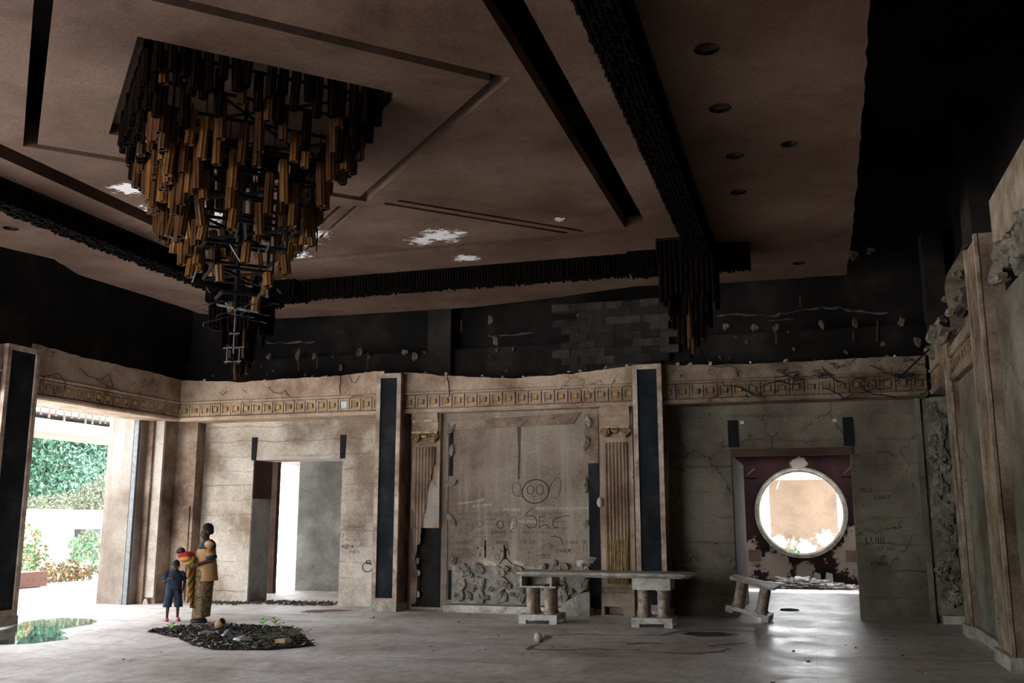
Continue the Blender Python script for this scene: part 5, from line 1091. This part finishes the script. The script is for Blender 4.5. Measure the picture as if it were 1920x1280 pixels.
for k in range(34):
    u = (k + random.uniform(.1, .8)) / 34; x = -12.3 + 14 * u
    if abs(x + 7.8) < .35 or abs(x + 2.7) < .35 or random.random() < .3: continue
    zt = interp(tp([(345, 713), (450, 716), (640, 704), (760, 698), (960, 709), (1180, 686), (1330, 684), (1745, 665)]), x)
    o = inst('plaster_crumb', random.choice(crumbs), None, (x, YF + .06, zt + .02), (random.uniform(0, .5), random.uniform(0, 3), random.uniform(-1, 1)), (random.uniform(.012, .055), .05, random.uniform(.01, .035))); tag(o, 'pale plaster crumb lying on the broken top of the frieze', 'plaster crumb', 'crumbs on top of the frieze')

# ================================================================== OUTDOORS THROUGH THE LEFT OPENING
struct(MB().box(-60, -14.25, -20, 18.8, -.3, -.02), 'floor_patio', M_patio, 'bright pale patio outside the left opening')
cp = struct(MB().box(-17.7, -17.4, 6, 26, 3.83, 4.1), 'trim_21', M_white, 'white fascia of the porch roof outside')
MB().box(-17.4, -13.6, 17.1, 26, 4.42, 4.55).build('porch_soffit', M_white, cp); MB().box(-19.5, -17.7, 6, 26, 4.3, 4.4).build('roof_edge', M_white, cp)
MB().box(-19.5, -19.4, 6, 26, 3.85, 4.3).build('eave_board', M_bark, cp); MB().box(-19.4, -17.7, 6, 26, 3.85, 3.9).build('eave_soffit', M_bark, cp)
sl = MB().box(-.012, .012, -.03, .03, -.32, 0).mesh('slat', M_bark)
for k in range(15): inst('slat', sl, cp, (-17.6, 17.9 + k * .25 + random.uniform(-.03, .03), 4.42), (random.uniform(-.12, .12), 0, 0), (1, 1, random.uniform(.6, 1.0)))
plb = struct(MB().box(-20.3, -19.3, 18.6, 21.2, 0, .38), 'trim_22', M_brick, 'low brown planter wall outside')
# house
ho = thing('house', (-31, 34, 0), 'low overgrown white concrete house behind the shrubs', 'house')
MB().box(-36, -30, 28, 34.0, 0, 1.95).build('wall', M_house, ho); MB().box(-36, -30.6, 36.6, 40, 0, 1.95).box(-36, -35.7, 34.0, 36.6, 0, 1.95).build('wall', M_house, ho)
MB().box(-36, -29.6, 27, 40, 1.35, 2.15).build('roof_beam', M_house, ho)
MB().box(-30.4, -29.9, 33.9, 34.15, 0, 1.4).build('door_post', M_house, ho)
def leaves(cnt, fn, size, m_, name, par=None, seed=1):
    rnd = random.Random(seed); mb = MB()
    for k in range(cnt):
        p = Vector(fn(rnd)); a = Vector((rnd.gauss(0, 1), rnd.gauss(0, 1), rnd.gauss(0, .6))).normalized(); u = a.orthogonal().normalized(); u.rotate(Matrix.Rotation(rnd.uniform(0, 6.28), 3, a)); s = size * rnd.uniform(.6, 1.4)
        v_ = a.cross(u)
        mb.add([p - u * s, p + v_ * s * .45 + a * s * .12, p + u * s, p - v_ * s * .45 + a * s * .12], [(0, 1, 2, 3)])
    o = mb.build(name, m_, par); o['kind'] = 'stuff'; return o
def sphere_pts(blobs):
    tot = sum(b[1] ** 2 for b in blobs)
    def fn(rnd):
        q = rnd.uniform(0, tot)
        for c, r_ in blobs:
            q -= r_ ** 2
            if q <= 0: break
        d = Vector((rnd.gauss(0, 1), rnd.gauss(0, 1), rnd.gauss(0, 1))).normalized() * r_ * rnd.uniform(.65, 1.03)
        return Vector(c) + Vector((d.x, d.y, d.z * .8))
    return fn
def blobs_px(lst, Xp, k_=1.0): return [(tuple(onX(x, y, Xp - dx)), r_ * k_) for x, y, r_, dx in lst]
t1 = thing('tree', tuple(onX(95, 960, -42).xy.to_3d()), 'large bright green leafy tree behind the house', 'tree')
b1 = blobs_px([(60, 840, 2.2, 0), (110, 850, 2.6, 1), (85, 900, 2.4, -1), (140, 890, 2.2, 0), (60, 930, 1.8, 0), (120, 930, 1.8, 0), (165, 840, 2.0, 2), (40, 880, 2.2, 0), (90, 800, 2.6, 1), (150, 800, 2.2, 1), (20, 820, 2.6, 0), (70, 760, 2.6, 1), (130, 760, 2.4, 1)], -42, 1.1)
leaves(16000, sphere_pts(b1), .15, M_leaf, 'crown', t1, 3)
leaves(5000, sphere_pts(b1), .15, M_leaf, 'outer_crown', t1, 4)
q = t1.location; MB().tube([q, q + Vector((.2, .1, 3)), q + Vector((0, .4, 6))], [.4, .32, .2], 9).build('trunk', M_bark, t1)
t2 = thing('tree', tuple(onX(195, 960, -49).xy.to_3d()), 'tree with a slanting pale trunk right of the big tree', 'tree')
b2 = blobs_px([(185, 830, 1.8, 0), (200, 860, 1.6, 0), (175, 790, 2.2, 0), (205, 800, 2.2, 0), (215, 900, 1.8, 0), (185, 935, 1.3, 0)], -49, 1.22)
leaves(2600, sphere_pts(b2), .2, M_leaf, 'crown', t2, 5)
q = onX(176, 975, -48); MB().tube([(q.x, q.y - .5, -.05), q, onX(185, 920, -48), onX(200, 870, -48), onX(212, 820, -48)], [.36, .3, .26, .22, .17], 8).build('trunk', M_bark, t2)
rg = blobs_px([(60, 955, .8, 2), (95, 955, .9, 2), (135, 950, .9, 2), (170, 945, 1.1, 2), (190, 935, 1.2, 2), (75, 970, .7, 1), (110, 968, .7, 1)], -31)
tag(leaves(4200, sphere_pts(rg), .09, M_grass, 'roof_grass', None, 6), 'dry grass and creepers hanging over the house roof', 'grass')
for (pxs, m_, m2, lab, X0, sd) in [([(45, 1010, .5, 0), (62, 1035, .45, 0), (42, 1050, .5, 0), (75, 1060, .35, 0), (52, 1078, .4, 0)], M_leaf2, M_orangeleaf, 'orange and green croton shrub beside the planter', -21.5, 8),
                               ([(165, 1010, .35, 0), (180, 1030, .4, 0), (150, 1040, .35, 0), (185, 1060, .4, 0), (140, 1020, .25, 0)], M_leaf2, M_grass, 'tall reedy shrub before the dark doorway of the house', -23, 9),
                               ([(100, 1075, .4, 0), (125, 1078, .42, 0), (150, 1080, .42, 0), (175, 1082, .4, 0), (80, 1080, .35, 0), (130, 1065, .35, 0)], M_orangeleaf, M_grass, 'low dry orange-tinged shrubs at the patio edge', -20.5, 10)]:
    bl = blobs_px(pxs, X0); t = thing('shrub', (bl[0][0][0], bl[0][0][1], 0), lab, 'shrub')
    leaves(650, sphere_pts(bl), .07, m_, 'foliage', t, sd); leaves(450, sphere_pts(bl), .07, m2, 'pale_foliage', t, sd + 30)
    for k in range(7):
        c = Vector(random.choice(bl)[0]); MB().tube([(c.x + random.uniform(-.2, .2), c.y + random.uniform(-.3, .3), -.02), c], .012, 5).build('stem', M_leaf2, t)
rh = random.Random(5); mb = MB(); rings = []
for k in range(61):
    y = -40 + 78 * k / 60; h = 8.5 + 1.2 * math.sin(k * .9) + rh.uniform(-.7, .7)
    prof = [(-44.0, -.3), (-43.4, h * .25), (-43.2, h * .55), (-43.8, h * .8), (-45.2, h), (-47.0, h * .85), (-47.8, h * .5), (-47.5, -.3)]
    rings.append([(x + rh.uniform(-.5, .5), y + rh.uniform(-.3, .3), z + (rh.uniform(-.4, .4) if z > 0 else 0)) for x, z in prof])
struct(mb.loft(rings), 'unseen_tree_bank', M_leaf, 'unseen bank of trees added beyond the patio to block the low sky')  # out-of-view foliage mass, shaped to cut low sky light reaching the right wall
sp = thing('shrub', tuple(onY(1481, 1042, 31).xy.to_3d()), 'bright green sprig behind the moon gate', 'shrub'); q = onY(1482, 1036, 31); leaves(26, lambda r_: (q.x + r_.uniform(-.2, .25), 31 + r_.uniform(-.1, .1), q.z + r_.uniform(-.12, .1)), .1, M_leaf2, 'foliage', sp, 50)
MB().tube([(q.x, 31, 0), q], .012, 5).build('stem', M_leaf2, sp)
